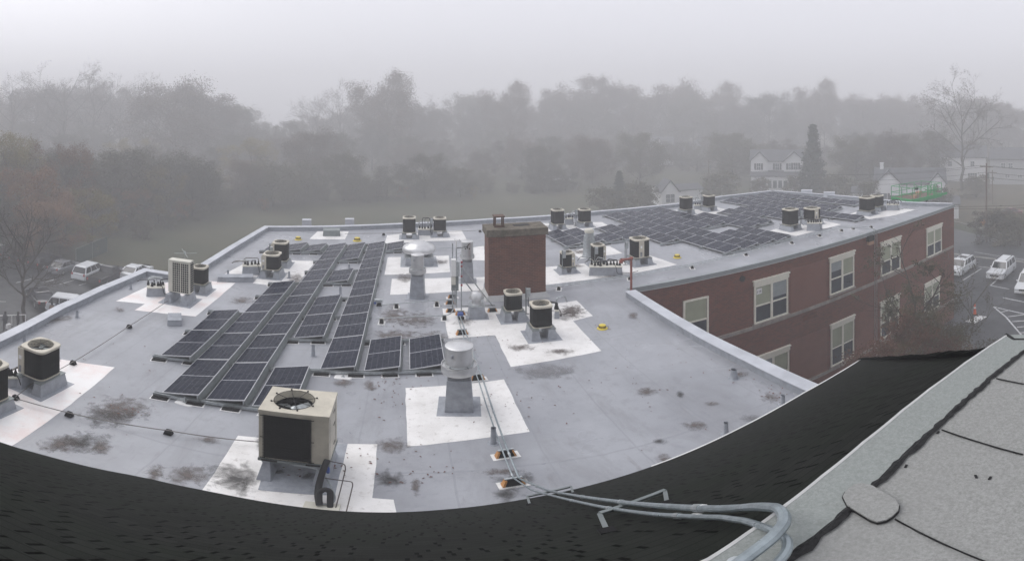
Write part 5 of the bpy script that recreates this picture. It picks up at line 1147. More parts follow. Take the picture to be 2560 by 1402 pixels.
# ================================================================== VEHICLES
def car(label, x, y, rz, kind='suv', paint='car_white', L=4.7, Wd=1.88, H=1.72, gz=GZ, rack=False, sunroof=False, group='parked vehicles'):
    t = thing('parked_car' if kind not in ('van', 'pickup') else {'van': 'parked_van', 'pickup': 'pickup_truck'}[kind], label, {'suv': 'car', 'box': 'car', 'sedan': 'car', 'van': 'van', 'pickup': 'truck'}[kind], (x, y, gz), rz, group)
    h = L / 2; hw = Wd / 2
    # side profile of the lower body: (x, z) top line, nose at +x
    prof = {'suv': [(-h, .55), (-h + .05, .95), (-h + .25, 1.02), (h * .35, 1.02), (h - .25, .92), (h - .05, .75), (h, .5)],
            'box': [(-h, .5), (-h + .02, 1.0), (-h + .15, 1.08), (h * .38, 1.08), (h - .12, 1.02), (h - .04, .95), (h, .5)],
            'sedan': [(-h, .5), (-h + .06, .9), (-h + .3, .95), (h * .3, .92), (h - .4, .78), (h - .05, .65), (h, .45)],
            'van': [(-h, .5), (-h + .02, 1.1), (-h + .05, 1.15), (h * .55, 1.15), (h - .15, .95), (h - .04, .8), (h, .5)],
            'pickup': [(-h, .55), (-h + .02, 1.05), (-h + .05, 1.1), (h * .35, 1.12), (h - .15, 1.05), (h - .04, .9), (h, .55)]}[kind]
    mb = MB(); rs = []
    for k, (px, pz) in enumerate(prof):
        e = .90 if k in (0, len(prof) - 1) else (.96 if k in (1, len(prof) - 2) else 1)
        w_ = hw * e; rs.append([(px, -w_, .28), (px, -w_ * 1.0, .55 if pz > .56 else pz * .9), (px, -w_ * .985, pz - .06), (px, -w_ * .90, pz), (px, w_ * .90, pz), (px, w_ * .985, pz - .06), (px, w_, .55 if pz > .56 else pz * .9), (px, w_, .28)])
    mb.rings(rs); body = mb.build('body', [paint], t, smooth=True)
    gl = {'suv': (-h + .18, -h + .55, h * .12, h * .42), 'box': (-h + .08, -h + .22, h * .12, h * .36), 'sedan': (-h + .5, -h + 1.25, h * .02, h * .42), 'van': (-h + .05, -h + .15, h * .30, h * .62), 'pickup': (-h * .15, -h * .08, h * .12, h * .40)}[kind]
    zb = prof[3][1] - .02; r0, r1, r2, r3 = gl
    def cab(z, xa, xb, w_): return [(xa, -w_, z), (xb, -w_, z), (xb, w_, z), (xa, w_, z)]
    mb = MB(); mb.rings([cab(zb, r0, r3, hw * .90), cab(zb + (H - zb) * .82, r1 - .06, r2 + .12, hw * .76)]); gh = mb.build('cabin_glass', ['car_glass'], t)
    mb = MB(); mb.rings([cab(zb + (H - zb) * .80, r1 - .12, r2 + .14, hw * .775), cab(zb + (H - zb) * .94, r1 - .05, r2 + .04, hw * .74), cab(H, r1 + .12, r2 - .12, hw * .66)]); rf = mb.build('roof', [paint], t, bevel=.04)
    for s_ in (-1, 1):
        for fx in (0, .36, .70, 1):
            mb = MB(); xb_ = r0 + (r3 - r0) * fx; xt = (r1 - .06) + (r2 + .12 - r1 + .06) * fx
            mb.bar((xb_, s_ * hw * .905, zb), (xt, s_ * hw * .765, zb + (H - zb) * .84), .07 if fx not in (0, 1) else .12, .04); mb.build('pillar', [paint], t)
        mb = MB().cbox((r3 - .25, s_ * (hw + .06), zb + .08), (.12, .18, .14)); mb.build('mirror', [paint], t, bevel=.02)
        if rack: mb = MB().bar((r1 + .1, s_ * hw * .6, H + .05), (r2 - .1, s_ * hw * .6, H + .05), .04, .04); mb.build('roof_rail', ['rubber'], t)
    if sunroof: mb = MB().box(r2 - 1.3, -.42, H + .002, r2 - .45, .42, H + .008); mb.build('sunroof', ['car_glass'], rf)
    wr_ = .36 if kind != 'sedan' else .33
    for fx in (-.30, .31):
        for s_ in (-1, 1):
            mb = MB(); cx_ = L * fx; yc = s_ * (hw - .1)
            ring = lambda r_, yy: [(cx_ + r_ * math.cos(2 * math.pi * k / 20), yy, wr_ + r_ * math.sin(2 * math.pi * k / 20)) for k in range(20)]
            mb.rings([ring(wr_ * .8, yc - .11), ring(wr_, yc - .09), ring(wr_, yc + .09), ring(wr_ * .8, yc + .11)]); wh = mb.build('wheel', ['tyre'], t, smooth=True)
            mb = MB(); mb.rings([ring(wr_ * .62, yc + s_ * .10), ring(wr_ * .60, yc + s_ * .118)]); mb.build('rim', ['rim'], wh)
    for s_ in (-1, 1):
        mb = MB().cbox((h - .06, s_ * hw * .70, prof[-2][1] - .08), (.12, .36, .16)); mb.build('headlight', ['lamp_w'], t, bevel=.02)
        mb = MB().cbox((-h + .04, s_ * hw * .80, .88), (.1, .2, .26)); mb.build('tail_light', ['lamp_r'], t, bevel=.02)
    mb = MB().cbox((h - .005, 0, .66), (.06, hw * 1.0, .2)); mb.build('grille', ['rubber'], t, bevel=.01)
    mb = MB().cbox((h - .02, 0, .42), (.14, hw * 1.86, .2)); mb.build('front_bumper', [paint], t, bevel=.03)
    mb = MB().cbox((-h + .02, 0, .46), (.14, hw * 1.84, .22)); mb.build('rear_bumper', [paint if kind != 'box' else 'rubber'], t, bevel=.03)
    mb = MB().cbox((h + .055, 0, .46), (.015, .32, .13)); mb.build('number_plate', ['cream'], t)
    if kind == 'pickup': mb = MB().box(-h + .1, -hw * .8, 1.0, -h * .2, hw * .8, 1.125); mb.build('bed', ['hole'], t)
    return t
PI = math.pi
car('white sport utility car in the left lot, between silver car and black truck', -32.4, 43.5, PI / 2 + .05, 'suv', 'car_white', 4.9, 1.92, 1.74)
car('silver car left of the white sport utility car in the left lot', -35.8, 43.2, PI / 2, 'sedan', 'car_silver', 4.6, 1.8, 1.5)
car('black pickup truck right of the white sport utility car in the left lot', -29.9, 43.3, PI / 2, 'pickup', 'car_dark', 5.4, 1.95, 1.85)
car('white sedan at the right end of the left lot row', -28.3, 46.4, PI / 2, 'sedan', 'car_white', 4.7, 1.82, 1.45)
car('dark car in the left lot row, second left of the silver car', -41.6, 43.0, PI / 2, 'suv', 'car_dark', 4.6, 1.85, 1.65)
car('dark car in the left lot row, next left of the silver car', -38.7, 43.2, PI / 2, 'suv', 'car_dark', 4.6, 1.85, 1.65)
car('pale car at the left end of the left lot row, behind the bare tree', -44.8, 43.2, PI / 2, 'sedan', 'car_silver', 4.6, 1.85, 1.5)
car('white car behind the bare tree at the left edge', -47.9, 42.6, PI / 2, 'suv', 'car_white', 4.6, 1.85, 1.65)
car('white hatchback half hidden by the left parapet', -27.3, 34.0, .35, 'suv', 'car_white', 4.5, 1.85, 1.65)
car('dark car parked beyond the people in the left lot', -31.2, 34.0, 2.6, 'sedan', 'car_dark', 4.6, 1.85, 1.5)
car('white sport utility car with sunroof beside the brick corner', 50.4, 24.4, PI + .03, 'suv', 'car_white', 4.75, 1.9, 1.68, sunroof=True, rack=True)
car('boxy white sport utility car with black roof rails in the right lot', 51.0, 19.7, PI + .03, 'box', 'car_white', 4.8, 1.92, 1.85, rack=True)
car('white truck cut off by the right edge of the photo', 47.9, 15.5, PI + .12, 'suv', 'car_white', 5.3, 2.0, 1.95)
car('dark red car behind the hedge at the right edge', 82.5, 30.5, 2.2, 'sedan', 'car_red', 4.6, 1.85, 1.5)
car('white van far off across the grass field', 39.0, 136.0, .1, 'van', 'car_white', 5.6, 2.1, 2.5)
car('white car far off beside the white van across the field', 41.5, 128.5, .05, 'sedan', 'car_white', 4.7, 1.8, 1.5)
# ---- green scissor lift with raised platform
t = thing('scissor_lift', 'green scissor lift with its railed platform raised beside the roof edge', 'lift', (41.9, 25.1, GZ), math.radians(-7.4))
dz = -.25 - GZ; hx, hy = 2.35, 1.3
mb = MB().box(-hx, -hy, dz, hx, hy, dz + .06); mb.build('deck', ['wood'], t)
mb = MB()
for s_ in (-1, 1): mb.box(-hx, s_ * hy - .03, dz - .22, hx, s_ * hy + .03, dz + .14); mb.box(s_ * hx - .03, -hy + .03, dz - .22, s_ * hx + .03, hy - .03, dz + .14)
mb.build('deck_frame', ['green'], t)
mb = MB().box(.3, -hy - .08, dz - .08, hx + .9, -hy - .035, dz + .16); mb.build('extension_side', ['green'], t)
for s_, nm in ((-1, 'front'), (1, 'rear')):
    mb = MB()
    for z_ in (dz + .6, dz + 1.2): mb.bar((-hx, s_ * hy, z_), (hx, s_ * hy, z_), .045, .045)
    for k in range(5): x_ = -hx + k * hx / 2; mb.bar((x_, s_ * hy, dz + .14), (x_, s_ * hy, dz + 1.2), .045, .045)
    mb.build('guard_rail', ['green'], t)
for s_ in (-1, 1):
    mb = MB()
    for z_ in (dz + .6, dz + 1.2): mb.bar((s_ * hx, -hy, z_), (s_ * hx, hy, z_), .045, .045)
    for k in range(3): y_ = -hy + k * hy; mb.bar((s_ * hx, y_, dz + .14), (s_ * hx, y_, dz + 1.2), .045, .045)
    mb.build('guard_rail', ['green'], t)
mb = MB()
for x_ in (.2, .5, 1.1, 1.5): mb.bar((x_, -hy + .06, dz + .1), (x_, -hy + .06, dz + 1.15), .06, .06)
mb.bar((.2, -hy + .06, dz + .65), (1.5, -hy + .06, dz + .65), .05, .12); mb.bar((.5, -hy + .1, dz + .6), (.2, .4, dz + 1.1), .04, .04); mb.build('gate', ['green'], t)
mb = MB().cbox((-1.2, -.9, dz + 1.05), (.36, .2, .3)); cb = mb.build('control_box', ['black'], t, bevel=.02); mb = MB().tube(rpath([(-1.2, -.95, dz + .9), (-1.15, -1.0, dz + .4), (-1.1, -.9, dz + .06)], .1), .02, 6); mb.build('control_cable', ['black'], cb)
mb = MB(); N_ = 5; zb0 = 1.3; st = (dz - .22 - zb0) / N_
for s_ in (-1, 1):
    for k in range(N_):
        a_, b2 = zb0 + k * st, zb0 + (k + 1) * st
        mb.bar((-1.4, s_ * .5, a_), (1.4, s_ * .5, b2), .08, .14); mb.bar((1.4, s_ * .38, a_), (-1.4, s_ * .38, b2), .08, .14)
mb.build('scissor_arms', ['rubber'], t)
mb = MB().box(-1.9, -.9, .45, 1.9, .9, 1.2); mb.build('chassis', ['green'], t, bevel=.04)
for x_ in (-1.35, 1.35):
    for s_ in (-1, 1):
        ring = lambda r_, yy: [(x_ + r_ * math.cos(2 * PI * k / 18), yy, .42 + r_ * math.sin(2 * PI * k / 18)) for k in range(18)]
        mb = MB(); mb.rings([ring(.32, s_ * .95 - .14), ring(.42, s_ * .95 - .1), ring(.42, s_ * .95 + .1), ring(.32, s_ * .95 + .14)]); mb.build('wheel', ['tyre'], t, smooth=True)
z_ = GZ + dz + .06
for lb, dx, dy, w_ in (('brown cardboard box on the left of the green lift platform', -1.0, -.5, .5), ('brown cardboard box at the back of the green lift platform', .9, .5, .55)):
    a_ = math.radians(-7.4); X = 41.9 + dx * math.cos(a_) - dy * math.sin(a_); Y = 25.1 + dx * math.sin(a_) + dy * math.cos(a_)
    mb = MB().cbox((0, 0, .15), (w_, .4, .3)); o = mb.build('cardboard_box', ['tan'], loc=(X, Y, z_)); tag(o, lb, 'box')
# ---- delineators, tarp, pole, sign, wires, fences
for lb, u, v, h in (('tall orange traffic delineator standing in the right lot', 2437, 786, 1.15), ('small orange traffic cone near the brick wall', 2381, 760, .6)):
    x, y = un(u, v, GZ); t = thing('traffic_cone', lb, 'traffic cone', (x, y, GZ)); mb = MB(); mb.rings([rsq(.42, .42, .0, 20, 6), rsq(.40, .40, .05, 20, 6)]); mb.build('base', ['rubber'], t)
    mb = MB(); mb.lathe([(.15, .05), (.06, h - .05), (.05, h)], n=18); c_ = mb.build('cone', [mk('orange_cone_plastic', (.62, .10, .03), .5)], t, smooth=True)
    mb = MB(); mb.lathe([(.116, h * .55), (.10, h * .70)], n=18, cap0=False, cap1=False); mb.build('reflective_band', ['white_pl'], c_)
x, y = un(2436, 798, GZ); mb = MB(); rnd = random.Random(3)
for a in range(8):
    for b_ in range(4):
        f = lambda i, j: (i * .22 - .9, j * .22 - .4 - i * .06, .03 + .14 * abs(noise.noise(Vector((i * .9, j * .9, 1)))))
        mb.face([f(a, b_), f(a + 1, b_), f(a + 1, b_ + 1), f(a, b_ + 1)])
o = mb.build('plastic_sheet', ['white_pl'], loc=(x, y, GZ), smooth=True); tag(o, 'crumpled white plastic sheet on the asphalt by the orange delineator', 'plastic sheet')
def pole(label, x, y, h, arms=True, rr=.15):
    t = thing('utility_pole', label, 'utility pole', (x, y, GZ)); mb = MB(); mb.lathe([(rr, 0), (rr * .7, h)], n=12); mb.build('pole', ['wood'], t, smooth=True)
    if arms:
        mb = MB().cbox((0, 0, h - .5), (.12, 2.0, .12)); ca = mb.build('crossarm', ['wood'], t)
        for k in range(4): mb = MB(); mb.lathe([(.04, h - .44), (.05, h - .34), (.02, h - .28)], (0, -.9 + k * .6), 8); mb.build('insulator', ['galv'], ca)
        mb = MB(); mb.lathe([(.22, h - 2.2), (.22, h - 1.4)], (.3, 0), 14); mb.build('transformer', ['galv_dull'], t, smooth=True)
    return t
px_, py_ = un(2466, 605, GZ); hpole = CAMZ - math.hypot(px_, py_) * math.tan(ph(408)) - GZ
pole('brown utility pole carrying wires beside the road at right', px_, py_, hpole)
q2 = pr(1772, 398, 112); pole('faint utility pole in the fog behind the white garage', q2.x, q2.y, q2.z - GZ, rr=.14)
q3 = pr(2481, 425, 100); pole('second utility pole in the fog behind the nearer one', q3.x, q3.y, q3.z - GZ, rr=.13)
q4 = pr(1447, 392, 118); pole('thin distant pole at the end of the grass field', q4.x, q4.y, q4.z - GZ, False, .1)
A = Vector((px_, py_, GZ + hpole)); 
for k, dz_ in enumerate((-.35, -.35, -1.3, -2.0)):
    p = A + Vector((0, (-.9, .9, 0, 0)[k], dz_)); q = q2 + Vector((0, 0, dz_ - .3)); e = Vector((78, 6, GZ + hpole + dz_ - .5))
    mb = MB(); mb.tube(sag(q, p, 1.6, 24), .022, 5); mb.tube(sag(p, e, .8, 14), .022, 5)
    o = mb.build('overhead_wire', ['black']); tag(o, '%s overhead wire strung between the utility poles' % ('upper left', 'upper right', 'middle', 'lowest')[k], 'wire')
for k, (ua, va, ra, ub, vb, rb) in enumerate(((1900, 478, 60, 2640, 508, 52), (1980, 484, 62, 2640, 516, 52))):
    mb = MB(); mb.tube(sag(pr(ua, va, ra), pr(ub, vb, rb), .5, 20), .02, 5); o = mb.build('service_wire', ['black']); tag(o, '%s thin wire crossing behind the green lift' % ('higher', 'lower')[k], 'wire')
sx_, sy_ = un(2457, 606, GZ); t = thing('warning_sign', 'yellow diamond warning sign on a post by the utility pole', 'sign', (sx_, sy_, GZ), -th(2457) + .5)
zs = CAMZ - math.hypot(sx_, sy_) * math.tan(ph(555)) - GZ
mb = MB().box(-.03, -.03, 0, .03, .03, zs + .4); mb.build('post', ['galv_dull'], t); mb = MB(); mb.rings([[(math.cos(a) * .55, yy, zs + math.sin(a) * .55) for a in (0, PI / 2, PI, 1.5 * PI)] for yy in (-.06, -.04)]); mb.build('plate', ['orange'], t)
def fence(label, a, b_, h, m='galv_dull', slat='green_mesh'):
    a, b_ = Vector(a), Vector(b_); L = (b_ - a).length; t = thing('fence', label, 'fence', (a.x, a.y, GZ), math.atan2(b_.y - a.y, b_.x - a.x)); n_ = max(2, int(L / 3) + 1)
    for k in range(n_): mb = MB(); mb.lathe([(.04, 0), (.04, h)], (L * k / (n_ - 1), 0), 8); mb.build('post', [m], t)
    mb = MB().box(0, -.01, .1, L, .01, h - .1); mb.build('mesh_panel', [slat], t); mb = MB().bar((0, 0, h), (L, 0, h), .04, .04); mb.build('top_rail', [m], t)
M['green_mesh'] = mk('dark_green_mesh', (.025, .05, .04), .8, var=.2)
fence('dark green screened fence beyond the left parking row', un(190, 664, GZ), un(268, 630, GZ), 2.2)
M['mesh_pale'] = mk('pale_fence_rails', (.35, .35, .34), .7)
t = thing('guard_rail_fence', 'white pipe rail at the left edge behind the parapet', 'railing', (*un(-40, 815, GZ), GZ), 0)
a_ = Vector(un(-40, 815, GZ)); b_ = Vector(un(64, 812, GZ)); d = b_ - a_
mb = MB(); mb.tube([(0, 0, 1.0), (d.x, d.y, 1.0), (d.x + .2, d.y - .2, .1)], .05, 8); mb.build('rail', ['white_pl'], t)
for k in range(4): mb = MB(); mb.tube([(d.x * k / 3, d.y * k / 3, 0), (d.x * k / 3, d.y * k / 3, 1)], .05, 8); mb.build('post', ['white_pl'], t)
# ================================================================== HOUSES
def house(label, uc, r_, rz, w_, d_, he, hr, wall='siding', wins=(), chimney=None, porch=None, gables=(), z0=0.0, name='house', cat='house'):
    """gable ends at +-x; ridge along local x; uc photo column of the centre"""
    x, y = r_ * math.sin(th(uc)), r_ * math.cos(th(uc)); t = thing(name, label, cat, (x, y, GZ), rz)
    hw, hd = w_ / 2, d_ / 2
    mb = MB(); mb.box(-hw, -hd, 0, hw, hd, he)
    mb.rings([[(sx_, -hd, he), (sx_, hd, he), (sx_, 0, hr)] for sx_ in (-hw, hw)]); mb.build('wall', [wall], t)
    mb = MB(); o = .35
    for s_ in (-1, 1):
        e = (he - (hr - he) / hd * o)
        mb.rings([[(-hw - o, s_ * (hd + o), e), (-hw - o, 0, hr), (-hw - o, 0, hr + .15), (-hw - o, s_ * (hd + o), e + .15)], [(hw + o, s_ * (hd + o), e), (hw + o, 0, hr), (hw + o, 0, hr + .15), (hw + o, s_ * (hd + o), e + .15)]])
    rf = mb.build('roof', ['houseroof'], t)
    if chimney is not None: mb = MB().box(chimney - .35, -.35, hr - .6, chimney + .35, .35, hr + 1.0); mb.box(chimney - .42, -.42, hr + 1.0, chimney + .42, .42, hr + 1.15); mb.build('chimney', ['siding'], rf)
    for gx, gw, gh in gables:                     # cross gable facing -y
        mb = MB(); mb.box(gx - gw / 2, -hd - .6, 0, gx + gw / 2, -hd + .02, he); mb.rings([[(gx - gw / 2, yy, he), (gx + gw / 2, yy, he), (gx, yy, he + gh)] for yy in (-hd - .6, 0)]); mb.build('gable', [wall], t)
        mb = MB()
        for s_ in (-1, 1): mb.rings([[(gx + s_ * (gw / 2 + .35), yy, he - .25), (gx, yy, he + gh + .02), (gx, yy, he + gh + .2), (gx + s_ * (gw / 2 + .35), yy, he - .05)] for yy in (-hd - .95, 0)])
        mb.build('gable_roof', ['houseroof'], rf)
    for (face, a, zb_, ww_, hh, sh) in wins:
        if face == 'f': P_ = lambda s, z, o_: (a + s, -hd - o_, zb_ + z)
        elif face == 'g': P_ = lambda s, z, o_: (a + s, -hd - .6 - o_, zb_ + z)
        else: P_ = lambda s, z, o_: (-hw - o_ if face == 'l' else hw + o_, a + s, zb_ + z)
        def bx_(mb, s0, s1, z0_, z1_, o0, o1): mb.rings([[P_(s0, z0_, o_), P_(s1, z0_, o_), P_(s1, z1_, o_), P_(s0, z1_, o_)] for o_ in (o0, o1)])
        mb = MB(); bx_(mb, -ww_ / 2 - .08, ww_ / 2 + .08, -.08, hh + .08, 0, .04); f_ = mb.build('window', ['white_pl'], t)
        mb = MB(); bx_(mb, -ww_ / 2, ww_ / 2, 0, hh, .03, .06); mb.build('pane', ['hwin'], f_)
        mb = MB(); bx_(mb, -.03, .03, 0, hh, .05, .08); bx_(mb, -ww_ / 2, ww_ / 2, hh / 2 - .03, hh / 2 + .03, .05, .08); mb.build('glazing_bar', ['white_pl'], f_)
        if sh:
            for s_ in (-1, 1): mb = MB(); bx_(mb, s_ * (ww_ / 2 + .33) - .22, s_ * (ww_ / 2 + .33) + .22, 0, hh, 0, .05); mb.build('shutter', ['shutter'], f_)
    if porch:
        pw, pd, pz = porch; mb = MB(); mb.rings([[(-pw, -hd - pd, pz - .7), (pw, -hd - pd, pz - .7), (pw, -hd, pz + .3), (-pw, -hd, pz + .3)], [(-pw, -hd - pd, pz - .55), (pw, -hd - pd, pz - .55), (pw, -hd, pz + .5), (-pw, -hd, pz + .5)]]); mb.build('porch_roof', ['houseroof'], t)
        mb = MB().box(-pw + .2, -hd - pd + .2, 0, pw - .2, -hd + .02, pz - .75); pw_ = mb.build('porch_wall', [wall], t)
        mb = MB(); n_ = int(pw * 2 / 1.2)
        for k in range(n_): xx = -pw + .8 + k * (2 * pw - 1.6) / max(1, n_ - 1); mb.box(xx - .42, -hd - pd + .15, 1.2, xx + .42, -hd - pd + .21, 2.9)
        mb.build('porch_windows', ['hwin'], pw_)
    return t
house('white two storey farmhouse with dark shutters and glazed porch in the fog', 1942, 120, -.72, 12.4, 7, 7.4, 9.6, wins=[('g', -4.4, 5.3, .9, 1.5, 1), ('f', .0, 5.2, .9, 1.5, 1), ('g', 4.3, 5.3, 1.0, 1.6, 1), ('g', 2.9, 5.3, .5, 1.5, 1)], gables=[(-4.2, 4.0, 2.0), (3.9, 4.6, 2.0)], porch=(6.3, 2.6, 4.6))
house('small white cottage with chimney behind the green lift', 2275, 98, -1.0, 13.5, 6.5, 5.1, 7.6, wins=[('g', -5.2, 1.2, 1.5, 2.0, 1), ('g', -3.0, 1.4, 1.0, 1.4, 1), ('f', 1.5, 1.3, 1.2, 1.4, 1), ('f', 4.2, 1.3, 1.2, 1.4, 0)], chimney=-5.6, gables=[(-4.2, 4.6, 2.4), (5.2, 3.0, 1.9)])
house('low white shed left of the cottage with chimney', 2160, 98, -.9, 4.4, 4, 3.1, 3.9, wins=[('f', -.8, 1.0, .8, .8, 0), ('f', 1.0, 1.0, .8, 1.1, 0)], name='shed', cat='shed')
house('low white building under the right end of the green lift', 2335, 88, -1.05, 8.5, 5, 2.7, 3.6, wins=[('f', 1.8, .9, .9, 1.0, 0)], name='shed', cat='shed')
house('white garage with a steep gable beyond the far parapet', 1692, 101, -.15, 8.8, 6, 3.2, 3.9, gables=[(-2.9, 3.4, 2.1)], name='garage', cat='garage', wins=[('g', -2.9, 1.0, 1.8, 1.6, 0)])
house('pale two storey house behind the big bare tree', 2408, 138, -1.15, 12.5, 8, 6.8, 9.6, 'siding', wins=[('f', 2.6, .9, 1.2, 1.4, 1), ('f', 2.6, 4.2, 1.0, 1.3, 0), ('f', -3.5, 4.2, 1.0, 1.3, 0), ('l', 0, 4.0, 1.0, 1.4, 0)])
house('pale house at the right edge beyond the utility poles', 2535, 132, -1.3, 12, 8, 6.8, 9.4, 'siding_grey', wins=[('f', -2.5, 4.4, 1.1, 1.2, 0), ('f', -.6, 4.4, 1.1, 1.2, 0), ('f', -1.4, 1.8, 1.2, .8, 0), ('f', 1.8, 1.8, 1.2, .8, 0)])
house('faint tall white house in thick fog, leftmost of the houses', 1655, 180, -.5, 8, 8, 6.8, 10.2, wins=[('f', -1.6, 4, 1.2, 1.6, 0), ('f', 1.6, 4, 1.2, 1.6, 0)], gables=[(-1.2, 4.5, 2.8)])
house('faint steep gabled house in thick fog left of the farmhouse', 1742, 180, -.6, 9, 8, 4.2, 7.5, 'siding_grey', gables=[(0, 6.5, 5.0)], wins=[('g', 0, 4, 1.0, 1.4, 0)])
# ================================================================== TREES
def branch(mb, p, d, L, r_, lev, rnd, tips, spread=.6, kids=(4, 4, 4), droop=0.0, up=.15, nseg=4, nside=4, first=.35):
    """tapered limb; children leave it along its length; leaf points are collected in tips"""
    pts = [p]; dd = d.copy()
    for k in range(nseg):
        dd = (dd + Vector((rnd.uniform(-1, 1), rnd.uniform(-1, 1), rnd.uniform(-1, 1))) * .13 + Vector((0, 0, up - droop)) * .25).normalized()
        pts.append(pts[-1] + dd * L / nseg)
    mb.tube([tuple(q) for q in pts], r_, nside if lev > 0 else 3, r1=max(r_ * .35, .006))
    if lev == 0: tips.append(pts); return
    nk = kids[min(lev, len(kids)) - 1]
    for k in range(nk):
        f = first + (1 - first) * (k + rnd.uniform(.1, .9)) / nk; i = min(int(f * nseg), nseg - 1); q = pts[i].lerp(pts[i + 1], f * nseg - i)
        ax = (pts[i + 1] - pts[i]).normalized(); s_ = ax.orthogonal().normalized(); a = rnd.uniform(0, 2 * PI); s_ = (Matrix.Rotation(a, 3, ax) @ s_)
        nd = (ax * (1 - spread * .6) + s_ * spread * rnd.uniform(.7, 1.2)).normalized()
        branch(mb, q, nd, L * rnd.uniform(.45, .66) * (1.15 - .35 * f), r_ * (.62 - .25 * f), lev - 1, rnd, tips, spread, kids, droop, up, 3, nside, .25)
def leaves(mb, tips, n_, size, rnd, jit=.25, flat=False):
    for _ in range(n_):
        pt = tips[rnd.randrange(len(tips))]; k = rnd.randrange(len(pt) - 1); q = pt[k].lerp(pt[k + 1], rnd.random()) + Vector((rnd.gauss(0, jit), rnd.gauss(0, jit), rnd.gauss(0, jit * .8)))
        a = Vector((rnd.uniform(-1, 1), rnd.uniform(-1, 1), rnd.uniform(-1, 1))).normalized(); b_ = a.orthogonal().normalized(); s_ = size * rnd.uniform(.6, 1.4)
        mb.face([tuple(q - a * s_), tuple(q + b_ * s_ * .55), tuple(q + a * s_), tuple(q - b_ * s_ * .55)])
def tree_proto(name, seed, H, kind, leafm_, nl, ls, trunk_r=.35, bark='bark', fork=.3, spread=.75, L0=.42, nb=9, kids=(4, 4, 4), jit=.3, clump=0):
    rnd = random.Random(seed); t = thing(name, 'tree', 'tree', (0, 0, -200)); mb = MB(); tips = []
    top = H * (.78 if kind != 'conifer' else .98); pts = [Vector((0, 0, 0))]; n_ = 7
    for k in range(n_): pts.append(Vector((rnd.gauss(0, .02 * H * .35), rnd.gauss(0, .02 * H * .35), top * (k + 1) / n_)))
    mb.tube([tuple(p) for p in pts], trunk_r, 8, r1=trunk_r * .18)
    if kind == 'conifer':
        for k in range(46):
            f = .10 + .88 * k / 45; z = top * f; Lb = (1 - f) * H * .26 + .3
            for m_ in range(5):
                a = rnd.uniform(0, 2 * PI); d = Vector((math.cos(a), math.sin(a), -.12)); p = Vector((0, 0, z)); e = p + d * Lb * rnd.uniform(.75, 1.1); tips.append([p.lerp(e, q / 4) for q in range(5)])
                mb.tube([tuple(p), tuple(e)], .05, 3, r1=.01)
    else:
        for k in range(nb):
            f = fork + (1 - fork) * (k + rnd.random() * .6) / nb; i = min(int(f * n_), n_ - 1); p = pts[i].lerp(pts[i + 1], f * n_ - i); a = k * 2.4 + rnd.uniform(-.4, .4)
            el = .35 + .75 * f; d = Vector((math.cos(a), math.sin(a), el)).normalized()
            branch(mb, p, d, H * L0 * (1.15 - .6 * abs(f - .55)) * rnd.uniform(.8, 1.1), trunk_r * (.5 - .25 * f), 2 if len(kids) < 3 else 3, rnd, tips, spread, kids)
        branch(mb, pts[-1], Vector((0, 0, 1)), H * .2, trunk_r * .2, 2, rnd, tips, spread, kids)
    mb.build('trunk', [bark], t)
    if nl:
        mb = MB(); use = tips
        if clump: use = [q for q in tips if noise.noise(q[0] * .28 + Vector((seed, 0, 0))) > -clump]
        leaves(mb, use or tips, nl, ls, rnd, jit); mb.build('crown', [leafm_], t)
    return t
prot = {}
prot['broad'] = tree_proto('broadleaf_tree', 11, 22, 'b', 'leaf_brown', 40000, .17, .42, fork=.10, spread=.85, L0=.42, nb=15, kids=(4, 4, 3), jit=1.0, clump=.6)
prot['round'] = tree_proto('broadleaf_tree', 12, 22, 'b', 'leaf_brown', 42000, .15, .45, fork=.24, spread=.9, L0=.42, nb=14, kids=(4, 4, 4), jit=.8, clump=.5)
prot['olive'] = tree_proto('broadleaf_tree', 13, 18, 'b', 'leaf_dull', 38000, .15, .36, fork=.05, spread=.85, L0=.44, nb=14, kids=(4, 4, 3), jit=.8, clump=.6)
prot['bare'] = tree_proto('bare_tree', 14, 22, 'b', 'leaf_brown', 5000, .09, .40, fork=.28, spread=.7, L0=.46, nb=12, kids=(5, 5, 4), jit=.2)
prot['bare2'] = tree_proto('bare_tree', 15, 20, 'b', 'leaf_dull', 4000, .09, .34, fork=.25, spread=.6, L0=.44, nb=11, kids=(5, 5, 4), jit=.2)
prot['orange'] = tree_proto('autumn_tree', 16, 11, 'b', 'leaf_orange', 18000, .10, .22, fork=.15, spread=.9, L0=.5, nb=10, kids=(4, 4, 3), jit=.35, clump=.2)
prot['yellow'] = tree_proto('autumn_tree', 17, 10, 'b', 'leaf_yellow', 18000, .10, .2, fork=.12, spread=.9, L0=.5, nb=10, kids=(4, 4, 3), jit=.35, clump=.2)
prot['shrub'] = tree_proto('shrub', 18, 4.5, 'b', 'leaf_dull', 5000, .12, .12, fork=.05, spread=1.0, L0=.6, nb=11, kids=(4, 4, 3), jit=.25)
prot['pine'] = tree_proto('conifer_tree', 19, 18, 'conifer', 'leaf_green', 15000, .20, .3, jit=.28)
prot['thicket'] = tree_proto('thicket_tree', 23, 9, 'b', 'leaf_dull', 30000, .12, .2, fork=.03, spread=1.0, L0=.62, nb=16, kids=(4, 4, 3), jit=.6, clump=.9)
HH = {'thicket': 9, 'broad': 22, 'round': 22, 'olive': 18, 'bare': 22, 'bare2': 20, 'orange': 11, 'yellow': 10, 'shrub': 4.5, 'pine': 18}
def hill_z(r_): q = max(0, min(1, (r_ - 165) / 170)); return 5 * q * q * (3 - 2 * q)
mb = MB(); AN = [math.radians(-75 + 5 * k) for k in range(35)]; RR = [150, 170, 190, 215, 240, 270, 300, 340, 395]
